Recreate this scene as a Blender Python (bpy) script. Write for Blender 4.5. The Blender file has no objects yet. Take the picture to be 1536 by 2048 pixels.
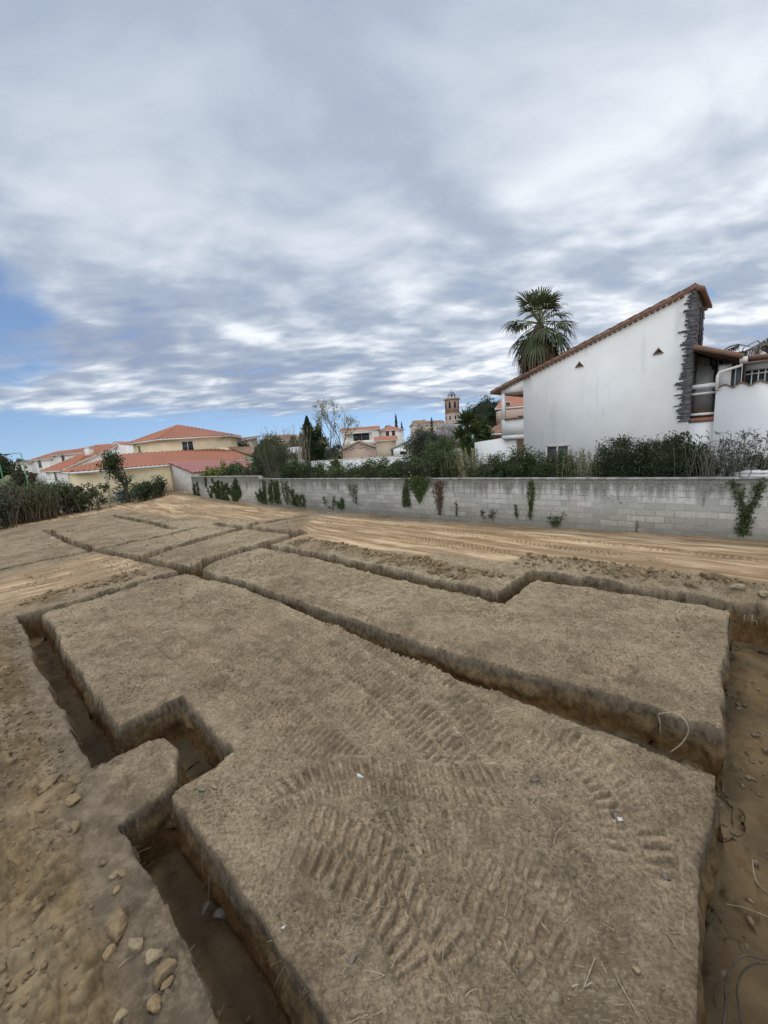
import bpy, bmesh, math, random
import numpy as np
from mathutils import Matrix, Vector

# ------------------------------------------------------------------ camera, sky, sun, exposure
scn = bpy.context.scene
col = scn.collection
CAM_H, F_PX, CX, CY = 3.2, 769.0, 768.0, 1024.0
PITCH, ROLL = math.radians(9.9), math.radians(4.06)
_f = np.array([0, math.cos(PITCH), -math.sin(PITCH)]); _r = np.array([1.0, 0, 0]); _u = np.cross(_r, _f)
RGT = math.cos(ROLL) * _r - math.sin(ROLL) * _u
UPV = math.sin(ROLL) * _r + math.cos(ROLL) * _u
FWD = _f
cam = bpy.data.cameras.new('camera'); camo = bpy.data.objects.new('camera', cam); col.objects.link(camo)
cam.sensor_fit = 'VERTICAL'; cam.sensor_height = 36.0; cam.lens = F_PX / 2048 * 36.0
cam.clip_start = 0.05; cam.clip_end = 9000
M = Matrix(((RGT[0], UPV[0], -FWD[0], 0), (RGT[1], UPV[1], -FWD[1], 0), (RGT[2], UPV[2], -FWD[2], CAM_H), (0, 0, 0, 1)))
camo.matrix_world = M
scn.camera = camo
SUN_EL, SUN_AZ = math.radians(60), math.radians(15)      # azimuth from +Y towards +X
scn.view_settings.view_transform = 'Standard'; scn.view_settings.look = 'None'
scn.view_settings.exposure = 0.47; scn.view_settings.gamma = 1.0
scn.render.engine = 'CYCLES'
scn.cycles.max_bounces = 6; scn.cycles.transparent_max_bounces = 8
scn.cycles.use_denoising = True

def ray(x, y): return FWD * F_PX + RGT * (x - CX) + UPV * (CY - y)
def at(x, y, Y):                                        # the point at depth Y seen at photo position x, y
    d = ray(x, y); return np.array([0, 0, CAM_H]) + d * (Y / d[1])
def gnd(x, y, z=0.0):
    d = ray(x, y); return np.array([0, 0, CAM_H]) + d * ((z - CAM_H) / d[2])
def onplane(x, y, d, n):
    r = ray(x, y); return np.array([0, 0, CAM_H]) + r * (d / (r[0] * n[0] + r[1] * n[1]))

# ---- node helper
class NT:
    def __init__(s, tree): s.t = tree; s.n = tree.nodes; s.l = tree.links
    def new(s, typ, **kw):
        nd = s.n.new(typ)
        for k, v in kw.items():
            if k == 'inp':
                for kk, vv in v.items():
                    if isinstance(vv, bpy.types.NodeSocket): s.l.new(vv, nd.inputs[kk])
                    else: nd.inputs[kk].default_value = vv
            else: setattr(nd, k, v)
        return nd
    def math(s, op, a, b=None, c=None, clamp=False):
        nd = s.n.new('ShaderNodeMath'); nd.operation = op; nd.use_clamp = clamp
        for i, v in enumerate((a, b, c)):
            if v is None: continue
            if isinstance(v, bpy.types.NodeSocket): s.l.new(v, nd.inputs[i])
            else: nd.inputs[i].default_value = v
        return nd.outputs[0]
    def mix(s, f, a, b, mode='MIX'):
        nd = s.n.new('ShaderNodeMix'); nd.data_type = 'RGBA'; nd.blend_type = mode; nd.clamp_factor = True
        for i, v in ((0, f), (6, a), (7, b)):
            if isinstance(v, bpy.types.NodeSocket): s.l.new(v, nd.inputs[i])
            else: nd.inputs[i].default_value = v if i == 0 else (tuple(v) + (1,))[:4]
        return nd.outputs[2]
    def noise(s, vec, scale, detail=4, rough=0.55, dist=0.0):
        nd = s.new('ShaderNodeTexNoise', inp={'Scale': scale, 'Detail': detail, 'Roughness': rough, 'Distortion': dist})
        if vec is not None: s.l.new(vec, nd.inputs['Vector'])
        return nd.outputs['Fac']
    def ramp(s, v, a, b, smooth=True):                  # 0 below a, 1 above b
        nd = s.n.new('ShaderNodeMapRange'); nd.interpolation_type = 'SMOOTHSTEP' if smooth else 'LINEAR'
        s.l.new(v, nd.inputs[0]); nd.inputs[1].default_value = a; nd.inputs[2].default_value = b
        return nd.outputs[0]
    def mapping(s, vec, scale=(1, 1, 1), rot=(0, 0, 0), loc=(0, 0, 0)):
        nd = s.new('ShaderNodeMapping', inp={'Scale': scale, 'Rotation': rot, 'Location': loc}); s.l.new(vec, nd.inputs['Vector'])
        return nd.outputs[0]

world = bpy.data.worlds.new('World'); scn.world = world; world.use_nodes = True
W = NT(world.node_tree); W.n.clear()
sky = W.new('ShaderNodeTexSky', sky_type='NISHITA', sun_disc=False, sun_elevation=SUN_EL, sun_rotation=SUN_AZ)
sky.altitude = 50; sky.air_density = 1.0; sky.dust_density = 0.0; sky.ozone_density = 2.0
gen = W.new('ShaderNodeTexCoord').outputs['Generated']
sep = W.new('ShaderNodeSeparateXYZ', inp={0: gen})
zz = W.math('ADD', W.math('MAXIMUM', sep.outputs[2], 0.0), 0.17)
lift = W.new('ShaderNodeCombineXYZ', inp={0: sep.outputs[0], 1: sep.outputs[1], 2: W.math('ADD', W.math('MAXIMUM', sep.outputs[2], 0.0), 0.13)}).outputs[0]
W.l.new(W.new('ShaderNodeVectorMath', operation='NORMALIZE', inp={0: lift}).outputs[0], sky.inputs[0])
flat = W.new('ShaderNodeCombineXYZ', inp={0: W.math('DIVIDE', sep.outputs[0], zz), 1: W.math('DIVIDE', sep.outputs[1], zz), 2: 0.0}).outputs[0]
v1 = W.mapping(flat, (0.62, 1.0, 1), (0, 0, math.radians(-28)), (3.1, 1.7, 0))
n_big = W.noise(v1, 0.60, 6, 0.5, 0.3)
n_mid = W.noise(W.mapping(flat, (0.92, 1.2, 1), (0, 0, math.radians(-24)), (7.3, 0.4, 0)), 2.1, 6, 0.52, 0.35)
n_fine = W.noise(W.mapping(flat, (0.8, 1.4, 1), (0, 0, math.radians(-30)), (1.9, 9.4, 0)), 5.0, 5, 0.5, 0.3)
low = W.math('SUBTRACT', 1.0, W.ramp(sep.outputs[2], 0.10, 0.62))
detail = W.math('ADD', W.math('ADD', W.math('MULTIPLY', n_big, 0.34), W.math('MULTIPLY', n_mid, 0.40)), W.math('ADD', W.math('MULTIPLY', W.math('MULTIPLY', W.math('SUBTRACT', n_fine, 0.5), 0.34), W.math('ADD', 0.25, W.math('MULTIPLY', low, 0.75))), 0.13))
# bright thin cloud towards the sun side, heavy grey deck overhead
sd = at(1400, 420, 10) - np.array([0, 0, CAM_H]); sd /= np.linalg.norm(sd)
dotn = W.new('ShaderNodeVectorMath', operation='DOT_PRODUCT', inp={0: gen, 1: tuple(sd)}).outputs['Value']
glow = W.ramp(dotn, 0.80, 1.0)
lum = W.math('ADD', W.ramp(detail, 0.38, 0.64), W.math('MULTIPLY', glow, 0.16))
amp = W.math('ADD', 0.46, W.math('MULTIPLY', low, 0.66))
lum = W.math('ADD', W.math('MULTIPLY', W.math('SUBTRACT', lum, 0.42), amp), W.math('SUBTRACT', W.math('ADD', 0.40, W.math('MULTIPLY', glow, 0.10)), W.math('MULTIPLY', W.ramp(sep.outputs[2], 0.35, 0.75), 0.10)), clamp=True)
cr = W.n.new('ShaderNodeValToRGB'); W.l.new(lum, cr.inputs[0])
e = cr.color_ramp.elements; e[0].position = 0.0; e[0].color = (0.290, 0.350, 0.485, 1); e[1].position = 1.0; e[1].color = (0.90, 0.935, 0.98, 1)
m_ = e.new(0.38); m_.color = (0.40, 0.47, 0.575, 1); m_ = e.new(0.68); m_.color = (0.60, 0.655, 0.74, 1)
# where the deck is torn open: the band above the horizon, a hole on the left, thin spots
edge = W.math('ADD', W.math('ADD', sep.outputs[2], W.math('MULTIPLY', sep.outputs[0], 0.035)), W.math('MULTIPLY', W.math('SUBTRACT', n_mid, 0.5), 0.09))
cover = W.ramp(edge, 0.070, 0.105)
bd = at(-30, 640, 10) - np.array([0, 0, CAM_H]); bd /= np.linalg.norm(bd)
dotb = W.new('ShaderNodeVectorMath', operation='DOT_PRODUCT', inp={0: gen, 1: tuple(bd)}).outputs['Value']
hole = W.ramp(W.math('ADD', dotb, W.math('MULTIPLY', W.math('SUBTRACT', n_mid, 0.5), 0.022)), 0.9925, 0.999)
thin = W.math('MULTIPLY', W.ramp(W.math('ADD', detail, W.math('MULTIPLY', n_fine, 0.35)), 0.57, 0.45), W.math('MULTIPLY', low, 0.85))
cover = W.math('MULTIPLY', cover, W.math('MULTIPLY', W.math('SUBTRACT', 1.0, hole), W.math('SUBTRACT', 1.0, thin)))
bg_sky = W.new('ShaderNodeBackground', inp={'Color': sky.outputs[0], 'Strength': 0.085})
FILL_EL, FILL_AZ = math.radians(38), math.radians(200)       # bright warm sky patch added behind the camera to lift walls and ground
dots = W.new('ShaderNodeVectorMath', operation='DOT_PRODUCT', inp={0: gen, 1: (math.sin(FILL_AZ) * math.cos(FILL_EL), math.cos(FILL_AZ) * math.cos(FILL_EL), math.sin(FILL_EL))}).outputs['Value']
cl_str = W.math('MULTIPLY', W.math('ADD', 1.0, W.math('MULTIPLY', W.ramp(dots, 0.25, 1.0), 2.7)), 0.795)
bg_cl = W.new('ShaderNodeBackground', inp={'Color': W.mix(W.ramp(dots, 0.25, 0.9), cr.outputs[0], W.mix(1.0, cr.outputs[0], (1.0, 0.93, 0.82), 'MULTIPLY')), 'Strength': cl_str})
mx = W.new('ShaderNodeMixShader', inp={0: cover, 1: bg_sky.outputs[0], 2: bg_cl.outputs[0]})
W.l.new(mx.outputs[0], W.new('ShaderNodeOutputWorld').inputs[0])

sun = bpy.data.lights.new('sun', 'SUN'); sun.energy = 1.2; sun.angle = math.radians(18); sun.color = (1.0, 0.95, 0.87)
suno = bpy.data.objects.new('sun', sun); col.objects.link(suno)
suno.rotation_euler = Vector((-math.sin(SUN_AZ) * math.cos(SUN_EL), -math.cos(SUN_AZ) * math.cos(SUN_EL), -math.sin(SUN_EL))).to_track_quat('-Z', 'Y').to_euler()
suno.location = (20, 20, 40)

# ------------------------------------------------------------------ helpers
rng = np.random.default_rng(7); random.seed(7)
A2 = np.array([0.7373, -0.6756]); N2 = np.array([0.6756, 0.7373])       # the two directions of the footing grid

def mesh_data(name, V, Fs, mats, smooth=False, attrs=None):
    V = np.asarray(V, dtype=np.float32).reshape(-1, 3)
    me = bpy.data.meshes.new(name)
    if isinstance(Fs, np.ndarray):
        nf, k = Fs.shape; flat_ = Fs.astype(np.int32).ravel(); starts = np.arange(0, nf * k, k, dtype=np.int32)
    else:
        nf = len(Fs); flat_ = np.array([i for f in Fs for i in f], dtype=np.int32)
        ln = np.array([len(f) for f in Fs]); starts = np.concatenate([[0], np.cumsum(ln)[:-1]]).astype(np.int32)
    me.vertices.add(len(V)); me.vertices.foreach_set('co', V.ravel())
    me.loops.add(len(flat_)); me.loops.foreach_set('vertex_index', flat_)
    me.polygons.add(nf); me.polygons.foreach_set('loop_start', starts)
    me.update(calc_edges=True)
    if smooth: me.polygons.foreach_set('use_smooth', np.ones(nf, dtype=bool))
    for k, v in (attrs or {}).items():
        at_ = me.attributes.new(k, 'FLOAT', 'POINT'); at_.data.foreach_set('value', np.asarray(v, dtype=np.float32))
    for m in (mats if isinstance(mats, (list, tuple)) else [mats]): me.materials.append(m)
    return me

def link(name, me, parent=None, loc=None, rz=0.0):
    o = bpy.data.objects.new(name, me); col.objects.link(o)
    if parent is not None: o.parent = parent
    if loc is not None: o.location = loc
    o.rotation_euler[2] = rz
    return o

def tag(o, label=None, cat=None, group=None, kind=None):
    if label: o['label'] = label
    if cat: o['category'] = cat
    if group: o['group'] = group
    if kind: o['kind'] = kind
    return o

def thing(name, label, cat, loc=(0, 0, 0), rz=0.0, group=None):
    o = bpy.data.objects.new(name, None); col.objects.link(o); o.empty_display_size = 0.2
    o.location = loc; o.rotation_euler[2] = rz
    return tag(o, label, cat, group)

class MB:
    """collects pieces of ONE part"""
    def __init__(s): s.V = []; s.F = []; s.n = 0
    def add(s, V, F):
        V = np.asarray(V, dtype=float).reshape(-1, 3)
        s.V.append(V)
        for f in F: s.F.append(tuple(int(i) + s.n for i in f))
        s.n += len(V); return s
    def box(s, x0, x1, y0, y1, z0, z1, fn=None):
        V = np.array([(x, y, z) for z in (z0, z1) for x, y in ((x0, y0), (x1, y0), (x1, y1), (x0, y1))], float)
        if fn is not None: V = fn(V)
        return s.add(V, [(3, 2, 1, 0), (4, 5, 6, 7), (0, 1, 5, 4), (1, 2, 6, 5), (2, 3, 7, 6), (3, 0, 4, 7)])
    def prism(s, poly, vec):                              # polygon (n,3) swept by vec
        P = np.asarray(poly, float); n = len(P); V = np.concatenate([P, P + np.asarray(vec, float)])
        F = [tuple(range(n))[::-1], tuple(range(n, 2 * n))] + [(i, (i + 1) % n, n + (i + 1) % n, n + i) for i in range(n)]
        return s.add(V, F)
    def tube(s, pts, rad, sides=5, cap=True):
        P = np.asarray(pts, float); n = len(P); r = np.broadcast_to(np.asarray(rad, float), (n,))
        T = np.gradient(P, axis=0); T /= np.linalg.norm(T, axis=1, keepdims=True) + 1e-9
        ref = np.array([0, 0, 1.0]) if abs(T[:, 2]).mean() < 0.8 else np.array([1.0, 0, 0])
        X = np.cross(T, ref); X /= np.linalg.norm(X, axis=1, keepdims=True) + 1e-9; Yv = np.cross(T, X)
        a = np.linspace(0, 2 * np.pi, sides, endpoint=False)
        V = P[:, None] + r[:, None, None] * (X[:, None] * np.cos(a)[None, :, None] + Yv[:, None] * np.sin(a)[None, :, None])
        F = [(i * sides + j, i * sides + (j + 1) % sides, (i + 1) * sides + (j + 1) % sides, (i + 1) * sides + j) for i in range(n - 1) for j in range(sides)]
        if cap: F += [tuple(range(sides))[::-1], tuple(range((n - 1) * sides, n * sides))]
        return s.add(V.reshape(-1, 3), F)
    def obj(s, name, mat, parent=None, smooth=False, loc=None, rz=0.0):
        V = np.concatenate(s.V)
        return link(name, mesh_data(name, V, s.F, mat, smooth), parent, loc, rz)

# ---- value noise
def _h(ix, iy, iz, seed):
    h = (ix.astype(np.int64) * 374761393 + iy.astype(np.int64) * 668265263 + iz * 2147483647 + seed * 974634777) & 0xffffffff
    h = ((h ^ (h >> 13)) * 1274126177) & 0xffffffff
    h = ((h ^ (h >> 16)) * 2246822519) & 0xffffffff
    return ((h ^ (h >> 15)) & 0xffffff).astype(np.float32) / np.float32(0xffffff)
def vnoise(x, y, seed=0):
    ix = np.floor(x); iy = np.floor(y); fx = (x - ix).astype(np.float32); fy = (y - iy).astype(np.float32)
    ix = ix.astype(np.int64); iy = iy.astype(np.int64)
    fx = fx * fx * fx * (fx * (fx * 6 - 15) + 10); fy = fy * fy * fy * (fy * (fy * 6 - 15) + 10)
    z = 0
    a = _h(ix, iy, z, seed); b = _h(ix + 1, iy, z, seed); c = _h(ix, iy + 1, z, seed); d = _h(ix + 1, iy + 1, z, seed)
    return (a + (b - a) * fx) * (1 - fy) + (c + (d - c) * fx) * fy - 0.5
def fbm(x, y, octs=4, seed=0, rough=0.5):
    r = 0; a = 1.0
    for k in range(octs):
        r = r + a * vnoise(x * 2 ** k + k * 17.3, y * 2 ** k - k * 9.1, seed + k); a *= rough
    return r
def cells(x, y, seed=0):                                   # rounded clod heights from the nearest feature point
    ix = np.floor(x).astype(np.int64); iy = np.floor(y).astype(np.int64); best = np.full(x.shape, 9.0, np.float32); hh = np.zeros(x.shape, np.float32)
    for dx in (-1, 0, 1):
        for dy in (-1, 0, 1):
            cx = ix + dx; cy = iy + dy
            px = cx + _h(cx, cy, 0, seed); py = cy + _h(cx, cy, 0, seed + 1); r = 0.25 + 0.45 * _h(cx, cy, 0, seed + 2) ** 2
            d = np.hypot(x - px, y - py) / r; m = d < best
            best = np.where(m, d, best); hh = np.where(m, r * (_h(cx, cy, 0, seed + 3) > 0.45), hh)
    return np.sqrt(np.clip(1 - best ** 2, 0, 1)) * hh
def sstep(v, a, b):
    t = np.clip((v - a) / (b - a), 0, 1); return t * t * (3 - 2 * t)

# ------------------------------------------------------------------ materials
def mat_new(name):
    m = bpy.data.materials.new(name); m.use_nodes = True; n = NT(m.node_tree); n.n.clear()
    out = n.n.new('ShaderNodeOutputMaterial'); b = n.n.new('ShaderNodeBsdfPrincipled'); n.l.new(b.outputs[0], out.inputs[0])
    n.b = b; n.out = out
    b.inputs['Specular IOR Level'].default_value = 0.3
    return m, n
def setin(n, key, v):
    if isinstance(v, bpy.types.NodeSocket): n.l.new(v, n.b.inputs[key])
    else: n.b.inputs[key].default_value = (tuple(v) + (1,))[:4] if isinstance(v, (tuple, list)) else v
def bump(n, h, dist=0.01, strength=1.0, prev=None):
    nd = n.new('ShaderNodeBump', inp={'Distance': dist, 'Strength': strength, 'Height': h})
    if prev is not None: n.l.new(prev, nd.inputs['Normal'])
    return nd.outputs[0]
def simple(name, c, c2=None, scale=6.0, rough=0.8, bscale=60, bdist=0.002, metal=0.0):
    m, n = mat_new(name); tc = n.new('ShaderNodeTexCoord').outputs['Object']
    c2 = c2 or tuple(x * 0.78 for x in c)
    f = n.ramp(n.noise(tc, scale, 5, 0.6), 0.33, 0.67)
    setin(n, 'Base Color', n.mix(f, c, c2)); setin(n, 'Roughness', rough); setin(n, 'Metallic', metal)
    n.l.new(bump(n, n.noise(tc, bscale, 3), bdist), n.b.inputs['Normal'])
    return m
def leafmat(name, cols, trans=0.25, rough=0.55):
    m, n = mat_new(name)
    ri = n.new('ShaderNodeNewGeometry').outputs['Random Per Island']
    r = n.n.new('ShaderNodeValToRGB'); n.l.new(ri, r.inputs[0]); el = r.color_ramp.elements
    el[0].color = cols[0] + (1,); el[1].color = cols[-1] + (1,)
    for k, c in enumerate(cols[1:-1]): e_ = el.new((k + 1) / (len(cols) - 1)); e_.color = c + (1,)
    pos = n.new('ShaderNodeNewGeometry').outputs['Position']
    patch = n.ramp(n.noise(pos, 1.6, 3), 0.3, 0.7)
    c = n.mix(patch, n.mix(0.35, r.outputs[0], tuple(x * 0.5 for x in cols[0])), r.outputs[0])
    setin(n, 'Base Color', c); setin(n, 'Roughness', rough)
    tr = n.new('ShaderNodeBsdfTranslucent', inp={'Color': c}); mxs = n.new('ShaderNodeMixShader', inp={0: trans, 1: n.b.outputs[0], 2: tr.outputs[0]})
    n.l.new(mxs.outputs[0], n.out.inputs[0])
    return m

def make_ground_mat():
    m, n = mat_new('soil')
    pos = n.new('ShaderNodeNewGeometry').outputs['Position']
    st = n.mapping(pos, rot=(0, 0, math.radians(42.5)))                    # x runs along the long trenches
    A = lambda k: n.new('ShaderNodeAttribute', attribute_name=k).outputs['Fac']
    sand, ochre, straw, wallq, mud, seam = A('sand'), A('ochre'), A('straw'), A('wallq'), A('mud'), A('seam')
    nb = n.noise(pos, 0.9, 6, 0.6); nm = n.noise(pos, 5.5, 6, 0.65); nd_ = n.noise(n.mapping(pos, (1, 1, 1), (0, 0, 0), (5, 3, 0)), 2.3, 6, 0.65); nf = n.noise(pos, 34, 6, 0.75); nx = n.noise(pos, 170, 3, 0.75)
    c = n.mix(n.ramp(nb, 0.34, 0.66), (0.182, 0.134, 0.085), (0.315, 0.240, 0.156))
    c = n.mix(n.math('MULTIPLY', n.ramp(nm, 0.45, 0.70), 0.6), c, (0.375, 0.292, 0.194))
    c = n.mix(n.math('MULTIPLY', n.ramp(nd_, 0.52, 0.64), 0.55), c, (0.105, 0.077, 0.048))
    c = n.mix(n.math('MULTIPLY', n.ramp(nd_, 0.44, 0.34), 0.35), c, (0.40, 0.312, 0.20))
    c = n.mix(n.math('MULTIPLY', n.ramp(nf, 0.58, 0.40), 0.65), c, (0.090, 0.065, 0.040))
    # dry straw: short pale strokes in several directions
    fib = None
    for k, (rz, sc) in enumerate(((0.3, 26), (1.2, 22), (2.2, 30), (2.9, 24))):
        v = n.mapping(pos, (0.16, 1.0, 1.0), (0, 0, rz), (k * 3.7, k, 0))
        t = n.ramp(n.noise(v, sc * 2.2, 2, 0.5), 0.60, 0.70)
        fib = t if fib is None else n.math('MAXIMUM', fib, t)
    fib = n.math('MULTIPLY', fib, straw)
    c = n.mix(n.math('MULTIPLY', n.math('MULTIPLY', straw, n.ramp(nm, 0.35, 0.65)), 0.45), c, (0.40, 0.325, 0.205))
    c = n.mix(n.math('MULTIPLY', fib, 0.75), c, (0.55, 0.46, 0.30))
    # graded sand with long wheel streaks
    turn = A('turn')
    def streak(a, b):
        mv = n.new('ShaderNodeMix', data_type='VECTOR'); n.l.new(turn, mv.inputs[0]); n.l.new(n.mapping(st, (a, b, 1.0)), mv.inputs[4]); n.l.new(n.mapping(st, (b, a, 1.0), (0, 0, math.radians(9))), mv.inputs[5]); return mv.outputs[1]
    sv = streak(0.20, 2.2); s1 = n.noise(sv, 1.3, 6, 0.62, 0.3); s2 = n.noise(streak(0.45, 4.2), 2.0, 7, 0.7, 0.5)
    cs = n.mix(n.ramp(s1, 0.41, 0.64), (0.25, 0.158, 0.082), (0.54, 0.395, 0.245))
    cs = n.mix(n.math('MULTIPLY', n.ramp(s2, 0.50, 0.66), 0.65), cs, (0.66, 0.525, 0.36))
    cs = n.mix(n.math('MULTIPLY', n.ramp(s2, 0.46, 0.36), 0.6), cs, (0.20, 0.135, 0.075))
    cs = n.mix(n.math('MULTIPLY', n.ramp(nf, 0.55, 0.75), 0.25), cs, (0.16, 0.115, 0.07))
    cs = n.mix(n.math('MULTIPLY', n.ramp(n.noise(n.mapping(st, (0.25, 0.7, 1.0)), 0.9, 5, 0.6), 0.46, 0.60), 0.6), cs, (0.235, 0.165, 0.095))
    cs = n.mix(n.math('MULTIPLY', n.ramp(nm, 0.55, 0.72), 0.4), cs, (0.30, 0.21, 0.12))
    c = n.mix(sand, c, cs)
    # yellow dug-out spoil
    co = n.mix(n.ramp(nm, 0.35, 0.68), (0.135, 0.092, 0.047), (0.250, 0.180, 0.095))
    co = n.mix(n.math('MULTIPLY', n.ramp(nf, 0.55, 0.36), 0.5), co, (0.135, 0.094, 0.048))
    co = n.mix(n.math('MULTIPLY', n.ramp(nb, 0.50, 0.66), 0.55), co, (0.29, 0.225, 0.14))
    co = n.mix(n.math('MULTIPLY', n.ramp(nd_, 0.5, 0.62), 0.6), co, (0.13, 0.095, 0.055)); c = n.mix(ochre, c, co)
    c = n.mix(n.math('MULTIPLY', seam, n.math('ADD', 0.35, n.math('MULTIPLY', n.ramp(nf, 0.4, 0.6), 0.5))), c, n.mix(n.ramp(nm, 0.38, 0.62), (0.120, 0.093, 0.064), (0.225, 0.178, 0.124)))
    # the cut faces: dark topsoil over brown clay over rusty clay
    sz = n.new('ShaderNodeSeparateXYZ', inp={0: pos}).outputs[2]
    zw = n.math('ADD', sz, n.math('MULTIPLY', n.math('SUBTRACT', n.noise(pos, 3.0, 4), 0.5), 0.16))
    wv = n.mapping(pos, (1.0, 1.0, 0.8)); wn = n.noise(wv, 11, 7, 0.7)
    ctop = n.mix(n.ramp(wn, 0.36, 0.64), (0.088, 0.067, 0.045), (0.185, 0.142, 0.095))
    cclay = n.mix(n.ramp(wn, 0.36, 0.64), (0.135, 0.088, 0.043), (0.255, 0.170, 0.084))
    crust = n.mix(n.ramp(wn, 0.36, 0.64), (0.140, 0.076, 0.029), (0.235, 0.138, 0.058))
    cw = n.mix(n.ramp(zw, -0.12, -0.21), ctop, cclay); cw = n.mix(n.ramp(zw, -0.26, -0.38), cw, crust)
    c = n.mix(wallq, c, cw)
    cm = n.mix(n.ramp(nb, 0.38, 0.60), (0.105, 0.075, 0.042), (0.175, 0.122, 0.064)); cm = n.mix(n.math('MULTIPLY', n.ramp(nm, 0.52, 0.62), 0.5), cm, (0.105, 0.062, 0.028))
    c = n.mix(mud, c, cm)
    # far land: dry scrub
    far = n.new('ShaderNodeVectorMath', operation='LENGTH', inp={0: pos}).outputs['Value']
    c = n.mix(n.ramp(far, 52, 75), c, n.mix(n.ramp(n.noise(pos, 0.05, 5), 0.4, 0.6), (0.075, 0.085, 0.04), (0.17, 0.15, 0.085)))
    setin(n, 'Base Color', c); setin(n, 'Roughness', 0.95); setin(n, 'Specular IOR Level', 0.12)
    h = n.math('ADD', n.math('MULTIPLY', nf, 0.55), n.math('MULTIPLY', nx, 0.22))
    rough_h = n.math('MULTIPLY', h, n.math('SUBTRACT', 1.0, n.math('ADD', n.math('MULTIPLY', mud, 0.25), n.math('MULTIPLY', A('track'), 0.55))))
    b1 = bump(n, rough_h, 0.030, 1.0)
    b2 = bump(n, n.math('MULTIPLY', fib, 1.0), 0.006, 0.8, b1)
    b3 = bump(n, n.math('MULTIPLY', s2, sand), 0.05, 1.0, b2)
    b4 = bump(n, n.math('MULTIPLY', wn, wallq), 0.06, 1.0, b3)
    n.l.new(b4, n.b.inputs['Normal'])
    return m

# ------------------------------------------------------------------ the ground with its footing trenches
# trench pieces in grid coordinates (s along the long trenches, t across): start, end, half widths, depth
TR = []
def tr(pts, hw, dep):
    hw = hw if isinstance(hw, (list, tuple)) else [hw] * len(pts)
    for i in range(len(pts) - 1): TR.append((pts[i], pts[i + 1], hw[i], hw[i + 1], dep, i > 0, i < len(pts) - 2))
tr([(-11.72, 0.60), (-8.0, 0.58), (-5.0, 0.62), (-2.0, 0.67), (4.5, 0.66)], 0.205, 0.62)
tr([(-4.645, 0.45), (-4.645, 1.52)], [0.80, 0.79], 0.58)
tr([(-11.52, 0.40), (-11.55, 1.6), (-11.80, 3.1), (-11.62, 4.2), (-12.2, 5.2), (-12.3, 7.0), (-12.45, 8.9)], [0.24, 0.20, 0.20, 0.27, 0.31, 0.31, 0.28], 0.55)
tr([(-14.7, 3.6), (-15.2, 5.0), (-15.75, 7.0), (-16.1, 9.0), (-16.35, 12.0)], [0.27, 0.31, 0.31, 0.28, 0.22], 0.50)
tr([(-17.9, -1.5), (-17.95, 2.9), (-18.2, 5.0), (-18.45, 7.4)], [0.16, 0.20, 0.18, 0.14], 0.38)
tr([(-27.3, 2.76), (-22, 2.86), (-18.3, 3.02), (-16.0, 3.42), (-14.2, 3.72), (-11.6, 4.12), (-8.0, 4.36), (-4.2, 4.30), (-2.4, 4.38), (-0.8, 4.53), (0.5, 4.56)], [0.14, 0.16, 0.17, 0.17, 0.2, 0.20, 0.13, 0.19, 0.30, 0.39, 0.38], 0.50)
tr([(-18.6, 8.05), (-16.0, 8.2), (-12.4, 8.5)], 0.2, 0.42)
tr([(-12.3, 6.8), (-9.0, 7.0), (-6.0, 6.88), (-3.3, 6.96)], [0.20, 0.24, 0.30, 0.22], 0.55)
tr([(-3.32, 6.75), (-3.28, 8.75)], [0.18, 0.20], 0.65)
tr([(-3.4, 8.55), (-1.6, 8.60), (0.05, 8.62)], [0.31, 0.29, 0.25], 0.55)
tr([(0.05, 8.60), (2.2, 8.6)], [0.27, 0.3], 0.72)
tr([(0.62, -2.0), (0.62, 3.0), (0.62, 8.82)], [0.58, 0.585, 0.50], 0.72)
tr([(-29.6, 6.25), (-24.0, 6.40), (-19.4, 6.5)], [0.16, 0.22, 0.16], 0.36)

def psdf(x, y, poly):
    P = np.asarray(poly, float); d = np.full(x.shape, 1e9); ins = np.zeros(x.shape, bool)
    for i in range(len(P)):
        a = P[i]; b = P[(i + 1) % len(P)]; ex, ey = b - a
        wx = x - a[0]; wy = y - a[1]; h = np.clip((wx * ex + wy * ey) / (ex * ex + ey * ey), 0, 1)
        d = np.minimum(d, (wx - ex * h) ** 2 + (wy - ey * h) ** 2)
        c = ((a[1] > y) != (b[1] > y)) & (x < (b[0] - a[0]) * (y - a[1]) / (b[1] - a[1] + 1e-12) + a[0])
        ins ^= c
    return np.where(ins, -np.sqrt(d), np.sqrt(d))
PEN = [(-5.04, 0.1), (-4.78, 1.13), (-4.5, 1.17), (-3.99, 0.98), (-3.93, 0.1)]

def trench(s, t):
    """signed distance to the trench edges (negative inside), depth there, half width there"""
    best = np.full(s.shape, 1e9); dep = np.zeros(s.shape); hw_ = np.full(s.shape, 0.2)
    for (p, q, h0, h1, dp, j0, j1) in TR:
        ax = q[0] - p[0]; ay = q[1] - p[1]; L = math.hypot(ax, ay); ax /= L; ay /= L
        u = (s - p[0]) * ax + (t - p[1]) * ay; v = np.abs(-(s - p[0]) * ay + (t - p[1]) * ax)
        hw = h0 + (h1 - h0) * np.clip(u / L, 0, 1)
        dx = np.maximum(-u - (h0 if j0 else 0.02), u - L - (h1 if j1 else 0.02)); dy = v - hw
        d = np.where((dx > 0) & (dy > 0), np.hypot(np.maximum(dx, 0), np.maximum(dy, 0)), np.maximum(dx, dy))
        m = d < best; best = np.where(m, d, best); hw_ = np.where(m, hw, hw_)
        w = sstep(-d, -0.25, -0.03); dep = np.maximum(dep, dp * w)
    dpn = psdf(s, t, PEN)
    best = np.maximum(best, -dpn)
    return best, dep, hw_

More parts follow.
